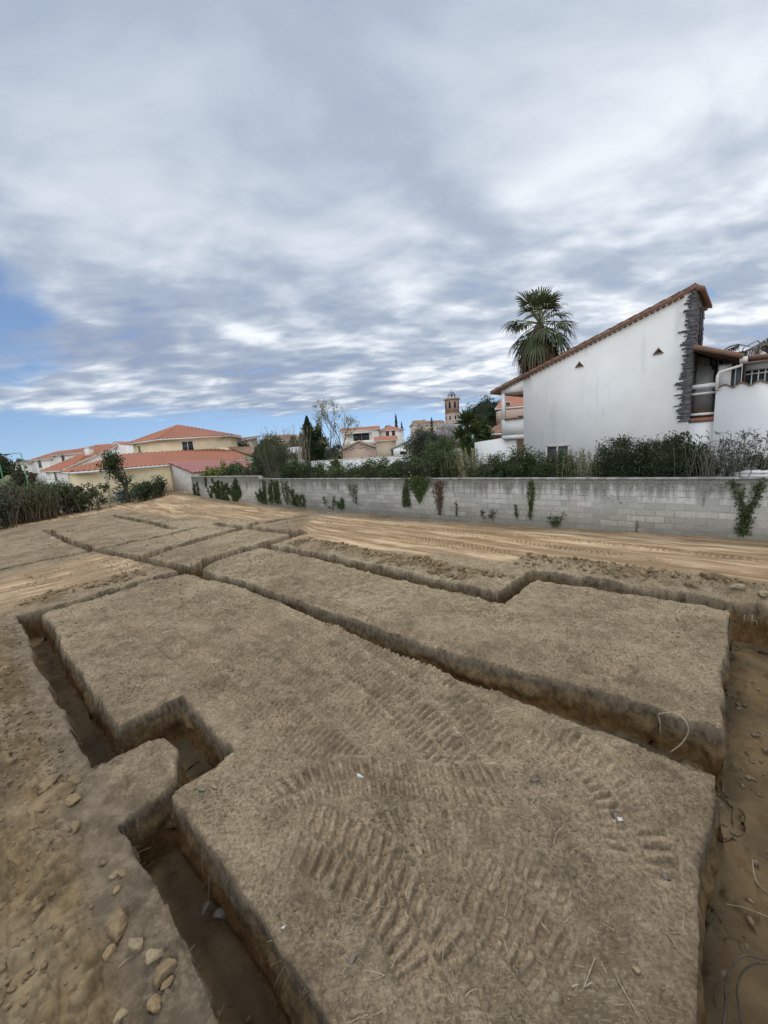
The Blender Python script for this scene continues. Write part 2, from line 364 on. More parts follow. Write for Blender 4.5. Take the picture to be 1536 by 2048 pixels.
def trench_n(s, t):
    ws = s + 0.075 * fbm(s * 1.6, t * 1.6, 3, 11) + 0.016 * vnoise(s * 8.5, t * 8.5, 31)
    wt = t + 0.075 * fbm(s * 1.6, t * 1.6, 3, 12) + 0.016 * vnoise(s * 8.5, t * 8.5, 32)
    return trench(ws, wt)

def px_poly(pts): return [tuple(gnd(*p)[:2]) for p in pts]
SAND = [px_poly([(570, 1078), (605, 1050), (655, 1024), (900, 1036), (1160, 1050), (1800, 1080), (1800, 1215), (1536, 1172), (1320, 1142), (1190, 1122), (1075, 1118), (960, 1122), (900, 1112), (780, 1102), (690, 1090), (630, 1085)]),
        px_poly([(230, 1016), (345, 991), (395, 993), (520, 1005), (615, 1019), (560, 1034), (520, 1042), (440, 1041), (345, 1036), (268, 1024)]),
        px_poly([(-400, 1150), (0, 1047), (180, 1018), (345, 992), (330, 1001), (190, 1028), (100, 1042), (0, 1060), (-300, 1180)]),
        px_poly([(-60, 1172), (90, 1136), (200, 1108), (262, 1116), (300, 1140), (215, 1168), (100, 1200), (-60, 1232)])]
TRACKS = [  # wheel and track marks on the ground: outline, half width, lug spacing, lug height
    ([(480, 1200), (560, 1240), (680, 1310), (790, 1390), (870, 1480), (960, 1600)], 0.26, 0.115, 0.026),
    ([(180, 1222), (300, 1262), (420, 1330), (540, 1410), (640, 1490), (760, 1590)], 0.24, 0.10, 0.022),
    ([(1040, 1430), (1150, 1500), (1230, 1580), (1280, 1680), (1290, 1800)], 0.24, 0.12, 0.026),
    ([(480, 1640), (600, 1570), (760, 1552), (900, 1575), (1060, 1570)], 0.22, 0.11, 0.022),
    ([(560, 1800), (700, 1690), (860, 1660), (980, 1700), (1080, 1790), (1160, 1920)], 0.22, 0.11, 0.020),
    ([(560, 1640), (690, 1700), (790, 1780), (860, 1880), (900, 2060)], 0.27, 0.13, 0.032),
    ([(880, 1700), (970, 1790), (1070, 1880), (1180, 2060)], 0.24, 0.12, 0.024),
    ([(640, 1230), (760, 1290), (880, 1370), (960, 1450), (1060, 1540)], 0.24, 0.115, 0.022),
    ([(330, 1190), (460, 1250), (600, 1310), (700, 1360)], 0.24, 0.11, 0.020),
    ([(205, 1225), (290, 1262), (400, 1330), (470, 1400)], 0.20, 0.11, 0.020),
    ([(380, 1290), (520, 1320), (690, 1395), (800, 1500)], 0.22, 0.10, 0.018),
    ([(560, 1180), (740, 1240), (900, 1300), (1040, 1350), (1200, 1400)], 0.15, 0.11, 0.014),
    ([(300, 1160), (420, 1215), (560, 1280), (650, 1350)], 0.2, 0.11, 0.018),
    ([(1140, 1300), (1260, 1350), (1360, 1420)], 0.2, 0.11, 0.018),
    ([(700, 1034), (900, 1060), (1100, 1088), (1360, 1126)], 0.22, 0.17, 0.065),
    ([(760, 1064), (960, 1096), (1200, 1136), (1400, 1160)], 0.20, 0.16, 0.060),
    ([(820, 1046), (1060, 1064), (1300, 1090), (1536, 1118)], 0.20, 0.16, 0.055),
    ([(640, 1048), (800, 1078), (960, 1106)], 0.20, 0.15, 0.030),
    ([(70, 2200), (62, 1900), (48, 1650), (20, 1400)], 0.11, 0.40, 0.012),
    ([(190, 2200), (150, 1900), (112, 1700), (70, 1480)], 0.10, 0.40, 0.012),
]

def relief(x, y, fine=True):
    """ground height without the trenches, plus the surface masks"""
    s = x * A2[0] + y * A2[1]; t = x * N2[0] + y * N2[1]
    w = x * 0.626 + y * 0.780; q = x * 0.780 - y * 0.626                    # distance towards / along the block wall
    m = {}
    z = 0.04 * fbm(x * 0.35, y * 0.35, 3, 40)
    along = np.interp(q, [-36, -31, -26, -20, -16, -10, -5, 0, 6, 14], [0.36, 0.32, 0.05, -0.12, -0.17, -0.22, -0.22, -0.17, -0.03, 0.0])
    z = z + along * sstep(w, 9.5, 14.3)
    z = np.where(w > 14.62, 0.45 * sstep(w, 14.62, 15.2) + along * (1 - sstep(w, 14.62, 15.2)), z)
    ex = x + 0.35 * fbm(x * 1.1, y * 1.1, 3, 50); ey = y + 0.35 * fbm(x * 1.1, y * 1.1, 3, 51)
    sand = np.zeros(x.shape)
    for k, P in enumerate(SAND):
        sd_ = psdf(ex, ey, P); soft = (0.25, 0.4, 0.3, 0.35)[k]
        sand = np.maximum(sand, sstep(-sd_, -soft, soft) * (1, 0.9, 1, 0.85)[k])
    # spoil strip outside the left trench, spoil crests behind the back trenches
    ww = t + 0.10 * fbm(s * 1.3, t * 1.3, 3, 60)
    strip = sstep(ww, 0.24, 0.04) * sstep(s, -12.5, -10.5)
    berm = np.exp(-((ww - 7.75) / 0.28) ** 2) * sstep(s, -12, -10.5) * sstep(s, -3.6, -4.4)
    berm2 = np.exp(-((ww - 9.45) / 0.40) ** 2) * sstep(s, -4.2, -3.2)
    berm3 = sstep(ww, 0.2, 0.6) * sstep(ww, 3.2, 2.6) * np.exp(-((s + 12.45 + 0.1 * vnoise(t * 2, t * 0, 3)) / 0.28) ** 2)
    berm4 = np.exp(-((ww - 8.9) / 0.3) ** 2) * sstep(s, -13.2, -14.5) * sstep(s, -27, -24)
    mound = np.exp(-(((s + 13.2) / 0.5) ** 2 + ((t - 9.1) / 0.5) ** 2))
    clod = np.clip(strip + berm + berm2 + berm3 * 0.7 + berm4 * 0.5 + mound, 0, 1)
    z = z + 0.05 * strip + 0.10 * berm + 0.10 * berm2 + 0.05 * berm3 + 0.06 * berm4 + 0.22 * mound
    ochre = np.clip(strip * sstep(fbm(x * 0.9, y * 0.9, 3, 71), -0.65, 0.05) + berm * 0.75 * sstep(s, -9.8, -8.6) * sstep(s, -5.0, -5.8) + berm3 * 0.9 * sstep(t, 1.5, 0.9) + 0.5 * berm2 * sstep(vnoise(x * 1.5, y * 1.5, 5), -0.1, 0.3) + 0.6 * mound, 0, 1)
    ochre = np.maximum(ochre, 0.45 * sstep(fbm(x * 0.8 + 9, y * 0.8, 3, 72), 0.42, 0.7) * (1 - sand))
    seam = sstep(ww, 0.08, 0.20) * sstep(ww, 0.62, 0.5) * sstep(s, -12, -11) * (s < 3)
    straw = np.clip(sstep(fbm(x * 0.45, y * 0.45, 3, 80), -0.35, 0.25), 0, 1) * (1 - sand) * (1 - strip) * (1 - seam * 0.8) * np.clip(0.35 + 0.65 * sstep(t + s * 0.15, 1.5, 3.5), 0, 1)
    if fine:
        tm = np.zeros(x.shape); zt = np.zeros(x.shape)
        for (pts, hw, sp, hh) in TRACKS:
            P = np.array(px_poly(pts)); bb = (x > P[:, 0].min() - 0.5) & (x < P[:, 0].max() + 0.5) & (y > P[:, 1].min() - 0.5) & (y < P[:, 1].max() + 0.5)
            idx = np.nonzero(bb)
            if len(idx[0]) == 0: continue
            # smooth the polyline a little
            for _ in range(3):
                Q = [P[0]]
                for i in range(len(P) - 1): Q += [0.75 * P[i] + 0.25 * P[i + 1], 0.25 * P[i] + 0.75 * P[i + 1]]
                P = np.array(Q + [P[-1]])
            xx = x[idx]; yy = y[idx]; bd_ = np.full(xx.shape, 9.0); bl = np.zeros(xx.shape); bs = np.zeros(xx.shape); acc = 0.0
            for i in range(len(P) - 1):
                e_ = P[i + 1] - P[i]; L = np.hypot(*e_)
                if L < 1e-6: continue
                e_ = e_ / L
                u = np.clip((xx - P[i][0]) * e_[0] + (yy - P[i][1]) * e_[1], 0, L); lx = xx - P[i][0] - e_[0] * u; ly = yy - P[i][1] - e_[1] * u
                d = np.hypot(lx, ly); mm = d < bd_
                bd_ = np.where(mm, d, bd_); bl = np.where(mm, -lx * e_[1] + ly * e_[0], bl); bs = np.where(mm, acc + u, bs); acc += L
            seed = int(abs(P[0][0] * 100)) % 97
            bl = bl + 0.035 * vnoise(xx * 3, yy * 3, seed) + 0.02 * vnoise(xx * 16, yy * 16, seed + 3); bs = bs + 0.02 * vnoise(xx * 3, yy * 3, seed + 1) + 0.014 * vnoise(xx * 18, yy * 18, seed + 2)
            inside = sstep(np.abs(bl), hw, hw * 0.85)
            ph = bs / (sp * 0.85) + bl / sp * 0.30 + np.where(bl > 0, 0.5, 0.0)
            ridge = sstep(np.abs(((ph % 1.0) - 0.5) * 2), 0.40, 0.66)
            fade = sstep(fbm(xx * 1.9, yy * 1.9, 2, seed + 5), -0.72, -0.18) * sstep(bs, 0, 0.4) * sstep(acc - bs, 0, 0.4)
            rim = np.exp(-((np.abs(bl) - hw * 1.05) / 0.035) ** 2)
            bar = ridge * sstep(np.abs(bl), 0.012, 0.034) * sstep(np.abs(bl), hw * 1.0, hw * 0.88)
            val = inside * ((bar - 0.45) * hh * 2.2 * (0.75 + 0.6 * vnoise(xx * 6, yy * 6, seed + 8)) - 0.012) + rim * (hh * 0.5 + 0.010)
            wgt = np.maximum(inside, rim * 0.9) * fade
            zt[idx] = zt[idx] * (1 - wgt) + val * wgt
            tm[idx] = np.maximum(tm[idx], inside * fade)
        z = z + zt; straw = straw * (1 - 0.8 * tm)
        sr = (1 - 0.7 * sand)
        z = z + 0.05 * fbm(x * 2.0, y * 2.0, 3, 90) * sr + 0.017 * fbm(x * 8, y * 8, 4, 91, 0.6) * sr * (1 - 0.8 * tm)
        z = z + clod * (0.13 * cells(x * 5, y * 5, 100) + 0.12 * cells(x * 11, y * 11, 110) + 0.03 * fbm(x * 7, y * 7, 3, 111)) * sstep(vnoise(x * 1.1, y * 1.1, 6), -0.45, -0.05)
        z = z + (1 - sand) * 0.045 * cells(x * 24, y * 24, 125) * sstep(vnoise(x * 3.1, y * 3.1, 17), -0.25, 0.2) * (1 - .7 * tm)
        z = z + (1 - clod) * (1 - sand) * 0.05 * cells(x * 13, y * 13, 120) * sstep(vnoise(x * 2.2, y * 2.2, 7), -0.1, 0.3) * (1 - tm)
        z = z + sand * (0.022 * fbm(s * 0.5, t * 5, 3, 95))
    turn = psdf(x, y, [(p[0], p[1]) for p in SAND[3]]) < 0.6
    m.update(turn=turn * 1.0, track=(tm if fine else 0 * x), sand=np.clip(sand - clod * 0.9 * (1 - strip * 0), 0, 1), ochre=ochre, straw=straw, seam=seam * (1 - strip))
    return z, m

def ground_z(x, y):
    """height of the finished ground at one place"""
    X = np.array([float(x)]); Y = np.array([float(y)])
    d, dep, hw = trench_n(X * A2[0] + Y * A2[1], X * N2[0] + Y * N2[1])
    if d[0] < -0.03: return float(-dep[0])
    z, _ = relief(X, Y); return float(z[0])

def build_ground():
    th = np.concatenate([np.linspace(-math.pi, -1.10, 60, endpoint=False), np.linspace(-1.10, 1.10, 800), np.linspace(1.10, math.pi, 60)[1:]])
    r = np.concatenate([[0.02, 0.3, 0.7, 1.0], 1.2 * np.exp(np.arange(0, math.log(12 / 1.2), 0.0033)), 12 * np.exp(np.arange(0, math.log(42 / 12), 0.0046)), 42 * np.exp(np.linspace(0, math.log(5000 / 42), 50))])
    nr, nt = len(r), len(th)
    x = (r[:, None] * np.sin(th)[None, :]).ravel(); y = (r[:, None] * np.cos(th)[None, :]).ravel()
    s = x * A2[0] + y * A2[1]; t = x * N2[0] + y * N2[1]
    near = np.hypot(x, y) < 45
    d = np.full(x.shape, 5.0); dep = np.zeros(x.shape); hw = np.full(x.shape, 0.2); gx = np.zeros(x.shape); gy = np.zeros(x.shape)
    i = np.nonzero(near)[0]
    d[i], dep[i], hw[i] = trench_n(s[i], t[i])
    j = np.nonzero(near & (np.abs(d) < 1.0))[0]; eps = 0.02
    d1 = trench_n(s[j] + eps, t[j])[0]; d2 = trench_n(s[j], t[j] + eps)[0]
    gs = (d1 - d[j]) / eps; gt = (d2 - d[j]) / eps; gl = np.hypot(gs, gt) + 1e-6
    gs /= gl; gt /= gl
    gx[j] = gs * A2[0] + gt * N2[0]; gy[j] = gs * A2[1] + gt * N2[1]
    # bring the nearest vertices exactly onto the rim and onto the foot of the face
    rr_ = np.hypot(x, y); cell = np.where(rr_ < 12, 0.0033, 0.0046) * rr_ * 0.60; w = np.minimum(0.115, hw * 0.60)
    for lvl in (0.0, -w):
        sn = np.where(np.abs(d - lvl) < cell, lvl - d, 0.0) * (np.abs(gx) + np.abs(gy) > 0)
        x = x + gx * sn; y = y + gy * sn; d = d + sn
    s = x * A2[0] + y * A2[1]; t = x * N2[0] + y * N2[1]
    # squeeze the rows next to an edge into the steep face
    thick = 0.02
    inn = -d
    g = np.where(d >= 0, d, np.where(inn < w, -inn * thick / w, -(thick + (inn - w) * (hw - thick) / np.maximum(hw - w, 0.02))))
    g = np.where(inn > hw, d, g)
    sh = np.clip(g - d, -0.2, 0.2)
    xs = x + gx * sh; ys = y + gy * sh
    z = np.zeros(x.shape); M_ = {k: np.zeros(x.shape) for k in ('sand', 'ochre', 'straw', 'seam', 'track', 'turn')}
    zz_, mm = relief(xs[i], ys[i]); z[i] = zz_
    for k in mm: M_[k][i] = mm[k]
    lip = sstep(d, 0.10, 0.0) * (d > 0)
    z = z - 0.014 * sstep(d, 0.03, -0.01) + 0.05 * lip * fbm(x * 7, y * 7, 3, 21)
    qd = np.clip(inn / w, 0, 1)
    wall = np.where(d < 0, sstep(qd, 0.0, 0.12), 0)
    full = qd ** 0.9
    floor_rel = 0.07 * fbm(x * 2.5, y * 2.5, 4, 130) + 0.16 * cells(x * 6, y * 6, 140) * sstep(vnoise(x * 1.6, y * 1.6, 8), -0.1, 0.15) + 0.02 * fbm(x * 12, y * 12, 2, 131)
    z = np.where(d < 0, z * (1 - full) - dep * full + floor_rel * np.clip((inn - w) / 0.05, 0, 1), z)
    # rough face: overhanging crumbs and scraped hollows
    k3 = np.sin(np.pi * np.clip(qd, 0, 1)) * (d < 0)
    off = k3 * (0.10 * fbm(s * 2.6 + t * 1.9, z * 5.5 + t, 4, 150) + 0.03 * vnoise(s * 11 + t * 8, z * 11, 151)) - 0.03 * np.exp(-((qd - 0.35) / 0.2) ** 2) * (d < 0)
    xs = xs + gx * off; ys = ys + gy * off
    M_['wallq'] = wall * (1 - sstep(inn, w, w + 0.05)) + 0.55 * sstep(d, 0.035, 0.0) * (d >= 0) * sstep(vnoise(x * 4, y * 4, 9), -0.2, 0.2)
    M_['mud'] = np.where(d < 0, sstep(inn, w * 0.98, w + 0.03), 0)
    far_ = np.hypot(x, y); z = np.where(far_ > 70, z - 0.02 * (far_ - 70) * sstep(far_, 400, 90), z)
    V = np.stack([xs, ys, z], 1)
    a = np.arange(nr - 1)[:, None] * nt + np.arange(nt - 1)[None, :]
    Fq = np.stack([a, a + nt, a + nt + 1, a + 1], -1).reshape(-1, 4)
    bc = np.arange(nr - 1) * nt
    Fq = np.concatenate([Fq, np.stack([bc + nt - 1, bc + nt - 1 + nt, bc + nt, bc], -1)])[:, ::-1]
    me = mesh_data('ground', V, np.ascontiguousarray(Fq), make_ground_mat(), True, M_)
    return tag(link('ground', me), kind='structure')
GROUND = build_ground()

# ------------------------------------------------------------------ common materials
M_white = simple('white_paint', (0.72, 0.72, 0.70), (0.62, 0.62, 0.60), 3, 0.6)
M_cream = simple('cream_render', (0.78, 0.66, 0.43), (0.72, 0.60, 0.385), 1.2, 0.9, 90, 0.003)
M_beige = simple('beige_render', (0.50, 0.41, 0.30), (0.43, 0.35, 0.26), 0.8, 0.9)
M_pale = simple('pale_render', (0.74, 0.70, 0.64), (0.67, 0.63, 0.57), 0.8, 0.9)
M_pink = simple('pink_render', (0.50, 0.36, 0.28), (0.44, 0.32, 0.25), 1.0, 0.9)
M_greywall = simple('grey_render', (0.50, 0.46, 0.41), (0.40, 0.37, 0.33), 1.5, 0.9, 60, 0.004)
M_dark = simple('dark_opening', (0.02, 0.02, 0.022), rough=0.5)
M_glass = simple('window_glass', (0.035, 0.040, 0.045), (0.06, 0.065, 0.07), 2.0, 0.22, 5, 0.0005)
M_green = simple('green_enamel', (0.065, 0.27, 0.11), (0.05, 0.22, 0.09), 4, 0.45)
M_slate = simple('slate_stone', (0.075, 0.075, 0.078), (0.17, 0.165, 0.16), 7, 0.8, 40, 0.01)
M_wood = simple('dark_timber', (0.055, 0.035, 0.022), rough=0.7)
M_bark = simple('bark', (0.10, 0.075, 0.052), (0.17, 0.135, 0.10), 14, 0.95, 30, 0.01)
M_greybark = simple('grey_bark', (0.20, 0.175, 0.14), (0.12, 0.10, 0.08), 12, 0.95, 30, 0.008)
M_cane = simple('dry_cane', (0.30, 0.255, 0.18), (0.20, 0.16, 0.11), 9, 0.9)
M_drystem = simple('dry_stem', (0.19, 0.145, 0.085), (0.11, 0.082, 0.05), 9, 0.9)
M_iron = simple('iron', (0.06, 0.06, 0.065), rough=0.5, metal=0.3)
M_brick = None
M_stone = simple('field_stone', (0.23, 0.165, 0.09), (0.145, 0.102, 0.056), 9, 0.97, 30, 0.02)
M_clod = simple('dry_clod', (0.26, 0.185, 0.095), (0.18, 0.125, 0.065), 8, 0.97, 45, 0.012)
M_root = simple('root_bark', (0.34, 0.28, 0.20), (0.22, 0.17, 0.115), 20, 0.9)
M_darkroot = simple('wet_root', (0.055, 0.04, 0.028), (0.09, 0.068, 0.05), 20, 0.8)
M_plastic = simple('grey_plastic', (0.17, 0.20, 0.24), rough=0.4)
M_bright = simple('pale_shard', (0.58, 0.57, 0.53), rough=0.6)

def tile_mat(name, c1, c2, c3):
    m, n = mat_new(name); pos = n.new('ShaderNodeTexCoord').outputs['Object']
    a = n.noise(pos, 0.5, 4); b_ = n.noise(pos, 5.0, 4, 0.7); ri = n.new('ShaderNodeNewGeometry').outputs['Random Per Island']
    c = n.mix(n.ramp(b_, 0.35, 0.65), c1, c2); c = n.mix(n.math('MULTIPLY', ri, 0.55), c, c3); c = n.mix(n.math('MULTIPLY', n.ramp(a, 0.45, 0.7), 0.5), c, c3)
    setin(n, 'Base Color', c); setin(n, 'Roughness', 0.85); n.l.new(bump(n, n.noise(pos, 30, 3), 0.006), n.b.inputs['Normal'])
    return m
M_tile = tile_mat('terracotta_tile', (0.46, 0.185, 0.105), (0.37, 0.145, 0.085), (0.28, 0.12, 0.08))
M_oldtile = tile_mat('weathered_tile', (0.22, 0.105, 0.062), (0.15, 0.078, 0.05), (0.30, 0.20, 0.14))
M_pinktile = tile_mat('faded_pink_sheet', (0.42, 0.19, 0.165), (0.36, 0.155, 0.14), (0.30, 0.14, 0.13))

def plaster_white():
    m, n = mat_new('old_white_plaster'); tc = n.new('ShaderNodeTexCoord').outputs['Object']
    c = n.mix(n.ramp(n.noise(tc, 0.7, 5, 0.6), 0.35, 0.7), (0.70, 0.685, 0.655), (0.64, 0.625, 0.595))
    drip = n.noise(n.mapping(tc, (1.6, 1.6, 0.22)), 1.5, 6, 0.65)
    c = n.mix(n.math('MULTIPLY', n.ramp(drip, 0.54, 0.74), 0.40), c, (0.40, 0.39, 0.36))
    c = n.mix(n.math('MULTIPLY', n.ramp(n.noise(tc, 3.5, 5, 0.7), 0.60, 0.76), 0.35), c, (0.45, 0.44, 0.41))
    setin(n, 'Base Color', c); setin(n, 'Roughness', 0.9)
    n.l.new(bump(n, n.noise(tc, 45, 4, 0.6), 0.006), n.b.inputs['Normal'])
    return m
M_plaster = plaster_white()

def blockwork():
    m, n = mat_new('concrete_blockwork'); tc = n.new('ShaderNodeTexCoord').outputs['Object']
    sp = n.new('ShaderNodeSeparateXYZ', inp={0: tc}); wob = n.noise(tc, 3.0, 3)
    uv = n.new('ShaderNodeCombineXYZ', inp={0: n.math('ADD', sp.outputs[0], n.math('MULTIPLY', wob, 0.02)), 1: n.math('ADD', sp.outputs[2], n.math('MULTIPLY', wob, 0.03)), 2: 0.0}).outputs[0]
    br = n.new('ShaderNodeTexBrick', inp={'Vector': uv, 'Color1': (1, 1, 1, 1), 'Color2': (0, 0, 0, 1), 'Mortar': (0.5, 0.5, 0.5, 1), 'Scale': 1.0, 'Mortar Size': 0.011, 'Mortar Smooth': 0.35, 'Bias': 0.0, 'Brick Width': 0.5, 'Row Height': 0.205})
    br.offset = 0.5
    vari = n.new('ShaderNodeSeparateColor', inp={0: br.outputs['Color']}).outputs[0]; mort = br.outputs['Fac']
    blk = n.mix(vari, (0.46, 0.435, 0.375), (0.30, 0.283, 0.242))
    blk = n.mix(n.math('MULTIPLY', n.ramp(n.noise(tc, 9, 5, 0.7), 0.4, 0.66), 0.5), blk, (0.24, 0.23, 0.205))
    blk = n.mix(n.math('MULTIPLY', n.ramp(n.noise(tc, 0.9, 4), 0.5, 0.7), 0.45), blk, (0.42, 0.37, 0.335))
    mn = n.noise(n.mapping(tc, (1, 1, 1), (0, 0, 0), (4, 2, 9)), 1.7, 4)
    mfac = n.math('MULTIPLY', mort, n.math('ADD', 0.12, n.math('MULTIPLY', n.ramp(mn, 0.42, 0.62), 0.65)))
    c = n.mix(mfac, blk, n.mix(n.ramp(n.noise(tc, 1.1, 3), 0.45, 0.6), (0.17, 0.16, 0.14), (0.50, 0.48, 0.44)))
    # black weather stain running down from the coping
    run = n.noise(n.mapping(tc, (2.6, 2.6, 0.20)), 1.6, 6, 0.7)
    depth = n.math('SUBTRACT', 1.62, sp.outputs[2])
    stain = n.ramp(n.math('SUBTRACT', n.math('MULTIPLY', run, 1.95), depth), 0.22, 0.80)
    c = n.mix(n.math('MULTIPLY', stain, 0.88), c, n.mix(n.ramp(n.noise(tc, 14, 4), 0.4, 0.6), (0.085, 0.08, 0.065), (0.15, 0.14, 0.115)))
    base = n.ramp(n.math('ADD', sp.outputs[2], n.math('MULTIPLY', n.noise(tc, 2.5, 4), 0.35)), 0.34, 0.10)
    c = n.mix(n.math('MULTIPLY', base, 0.35), c, (0.26, 0.25, 0.21))
    setin(n, 'Base Color', c); setin(n, 'Roughness', 0.95)
    h = n.math('ADD', n.math('MULTIPLY', mort, -1.0), n.math('MULTIPLY', n.noise(tc, 55, 4, 0.7), 0.5))
    n.l.new(bump(n, h, 0.012), n.b.inputs['Normal'])
    return m

# ------------------------------------------------------------------ the block wall behind the plot
WU = np.array([0.780, -0.626, 0]); WN = np.array([0.626, 0.780, 0]); W_D = 14.49
WANG = math.atan2(WU[1], WU[0])
def wall_pt(q, off=0.0, z=0.0): return WU * q + WN * (W_D + off) + np.array([0, 0, z])
def wall_q(x, y):
    p = onplane(x, y, W_D, WN); return float(p @ WU), float(p[2])
M_block = blockwork()
qL, qS, qR = wall_q(390, 990)[0], wall_q(521, 990)[0], 22.0
bw = thing('block_wall', 'long grey concrete block wall with black weather stains across the back of the plot', 'wall', wall_pt(0), WANG)
mb = MB(); mb.box(qL - 0.2, qS, 0, 0.2, -0.8, 1.72); mb.box(qS, qR, 0, 0.2, -0.8, 1.555); mb.obj('blockwork', M_block, bw)
M_cop = simple('coping_cement', (0.36, 0.35, 0.32), (0.17, 0.165, 0.145), 3.5, 0.95, 50, 0.006)
mb = MB(); mb.box(qS + 0.002, qR, -0.025, 0.225, 1.555, 1.615); mb.obj('coping', M_cop, bw)
mb = MB(); mb.box(qL - 0.2, qS, -0.02, 0.22, 1.72, 1.80); o = mb.obj('coping', M_cop, bw)
mb = MB(); mb.prism([(qS, -0.018, 1.56), (qS + 0.40, -0.018, 1.617), (qS, -0.018, 1.80)], (0, 0.236, 0)); mb.obj('sloped_end', M_cop, bw)

# ------------------------------------------------------------------ roofs, windows, houses
def tile_roof(name, polys, mat, parent, pitch=0.23, amp=0.035, res=6, rowlen=0.42):
    """each polygon: eave start, eave end, then the top chain from the end side back to the start side"""
    mb = MB()
    for P in polys:
        P = [np.asarray(p, float) for p in P]; a, b = P[0], P[1]; e = b - a; L = np.linalg.norm(e); e = e / L
        nrm = np.cross(e, P[2] - a if abs((P[2] - a) @ e) < L * 0.999 or len(P) > 3 else P[2] - b); nrm /= np.linalg.norm(nrm)
        if nrm[2] < 0: nrm = -nrm
        sl = np.cross(nrm, e); sl = sl / np.linalg.norm(sl)
        if sl[2] < 0: sl = -sl
        ch = [(float((p - a) @ e), float((p - a) @ sl)) for p in P[2:]][::-1]
        if ch[0][0] > 1e-3: ch = [(0.0, 0.0)] + ch
        if ch[-1][0] < L - 1e-3: ch = ch + [(L, 0.0)]
        cx = [c[0] for c in ch]; cv = [c[1] for c in ch]
        x0, x1 = min(0, cx[0]), max(L, cx[-1])
        nx = max(2, int((x1 - x0) / pitch * res)); xs = np.linspace(x0, x1, nx + 1)
        vm = np.interp(xs, cx, cv)
        # lower bound where the top chain hangs past the eave ends
        vlo = np.zeros_like(xs)
        if cx[0] < 0: vlo = np.where(xs < 0, np.interp(xs, [cx[0], 0], [cv[0], 0]), vlo)
        if cx[-1] > L: vlo = np.where(xs > L, np.interp(xs, [L, cx[-1]], [0, cv[-1]]), vlo)
        nv = max(2, int(max(cv) / rowlen)); ph = (xs / pitch) % 1.0
        hgt = amp * np.where(ph < 0.5, np.sin(ph * 2 * np.pi), -0.6 * np.sin((ph - 0.5) * 2 * np.pi))
        rows = []
        for k in range(nv + 1):
            for dz in ((0.0,) if k == 0 else (0.018, 0.0)) if k < nv else (0.018,):
                v = vlo + (np.maximum(vm, vlo) - vlo) * k / nv
                rows.append(a + e * xs[:, None] + sl * v[:, None] + nrm * (hgt + dz + 0.02)[:, None])
        R = len(rows); n1 = nx + 1
        # each strip of tiles (one pitch wide) is its own island so its colour varies
        V = np.concatenate(rows); F = [(r * n1 + i, r * n1 + i + 1, (r + 1) * n1 + i + 1, (r + 1) * n1 + i) for r in range(R - 1) for i in range(nx)]
        mb.add(V, F)
    return mb.obj(name, mat, parent, True)

def slab(polys, th):
    mb = MB()
    for P in polys:
        P = np.asarray(P, float); mb.prism(P + np.array([0, 0, 0.0]), (0, 0, -th))
    return mb

def window(parent, c, u, n, w, h, shutter=False, bars=0, mull=1, name='window', frame_mat=None, depth=0.06):
    """window with frame and pane; c is the centre on the wall, u along the wall, n outward"""
    u = np.asarray(u, float); n = np.asarray(n, float); up = np.array([0, 0, 1.0]); c = np.asarray(c, float)
    fn = lambda V: c + V[:, :1] * u + V[:, 1:2] * n + V[:, 2:] * up
    f = MB(); t = 0.07
    f.box(-w / 2, w / 2, 0.0, depth, h / 2 - t, h / 2, fn); f.box(-w / 2, w / 2, 0.0, depth, -h / 2, -h / 2 + t, fn)
    f.box(-w / 2, -w / 2 + t, 0.0, depth * 0.98, -h / 2 + t, h / 2 - t, fn); f.box(w / 2 - t, w / 2, 0.0, depth * 0.98, -h / 2 + t, h / 2 - t, fn)
    for k in range(mull):
        x = -w / 2 + w * (k + 1) / (mull + 1); f.box(x - t * 0.45, x + t * 0.45, 0.0, depth * 0.96, -h / 2 + t, h / 2 - t, fn)
    fo = f.obj(name, frame_mat or M_white, parent)
    p = MB(); p.box(-w / 2 + 0.02, w / 2 - 0.02, 0.004, depth * 0.5, -h / 2 + 0.02, h / 2 - 0.02, fn); p.obj('pane', M_glass, fo)
    s = MB(); s.box(-w / 2 - 0.06, w / 2 + 0.06, 0.002, depth + 0.05, -h / 2 - 0.07, -h / 2 - 0.005, fn); s.obj('sill', M_pale, fo)
    return fo

# ---- the large white house on the right: its gable wall looks at the plot
HN = np.array([0.695, 0.719, 0]); HU = np.array([0.719, -0.695, 0]); HD = 17.55
def hq(x, y, off=0.0):
    p = onplane(x, y, HD + off, HN); return float(p @ HU), float(p[2])
def hp(u, v, z): return HU * u + HN * (HD + v) + np.array([0, 0, z])
hfn = lambda V: HU * V[:, :1] + HN * (HD + V[:, 1:2]) + np.array([0, 0, 1.0]) * V[:, 2:]
wh = thing('white_house', 'big white house with one sloping tiled roof, slate pillar and balcony', 'house', hp(0, 0, 0))
WHO = np.array(wh.location)
class HB(MB):                                              # pieces given in house coordinates (u, v, z)
    def hb(s, u0, u1, v0, v1, z0, z1): return s.box(u0, u1, v0, v1, z0, z1, lambda V: hfn(V) - WHO)
    def hprism(s, pts, v0, v1): return s.prism(hfn(np.array([(u, v0, z) for u, z in pts], float)) - WHO, HN * (v1 - v0))
uE, zE = hq(992, 784); uP, zP = hq(1393, 577)
slope = (zP - zE) / (uP - uE)
def rz(u): return zE + (u - uE) * slope
uPorchL, uPorchR = hq(1003, 820)[0], hq(1047, 820)[0]
uStone, uEnd = hq(1370, 700)[0], hq(1386, 700)[0]
zPar, zParB, zLint = hq(1025, 838)[1], hq(1025, 878)[1], hq(1025, 785)[1]
DEEP = 3.4
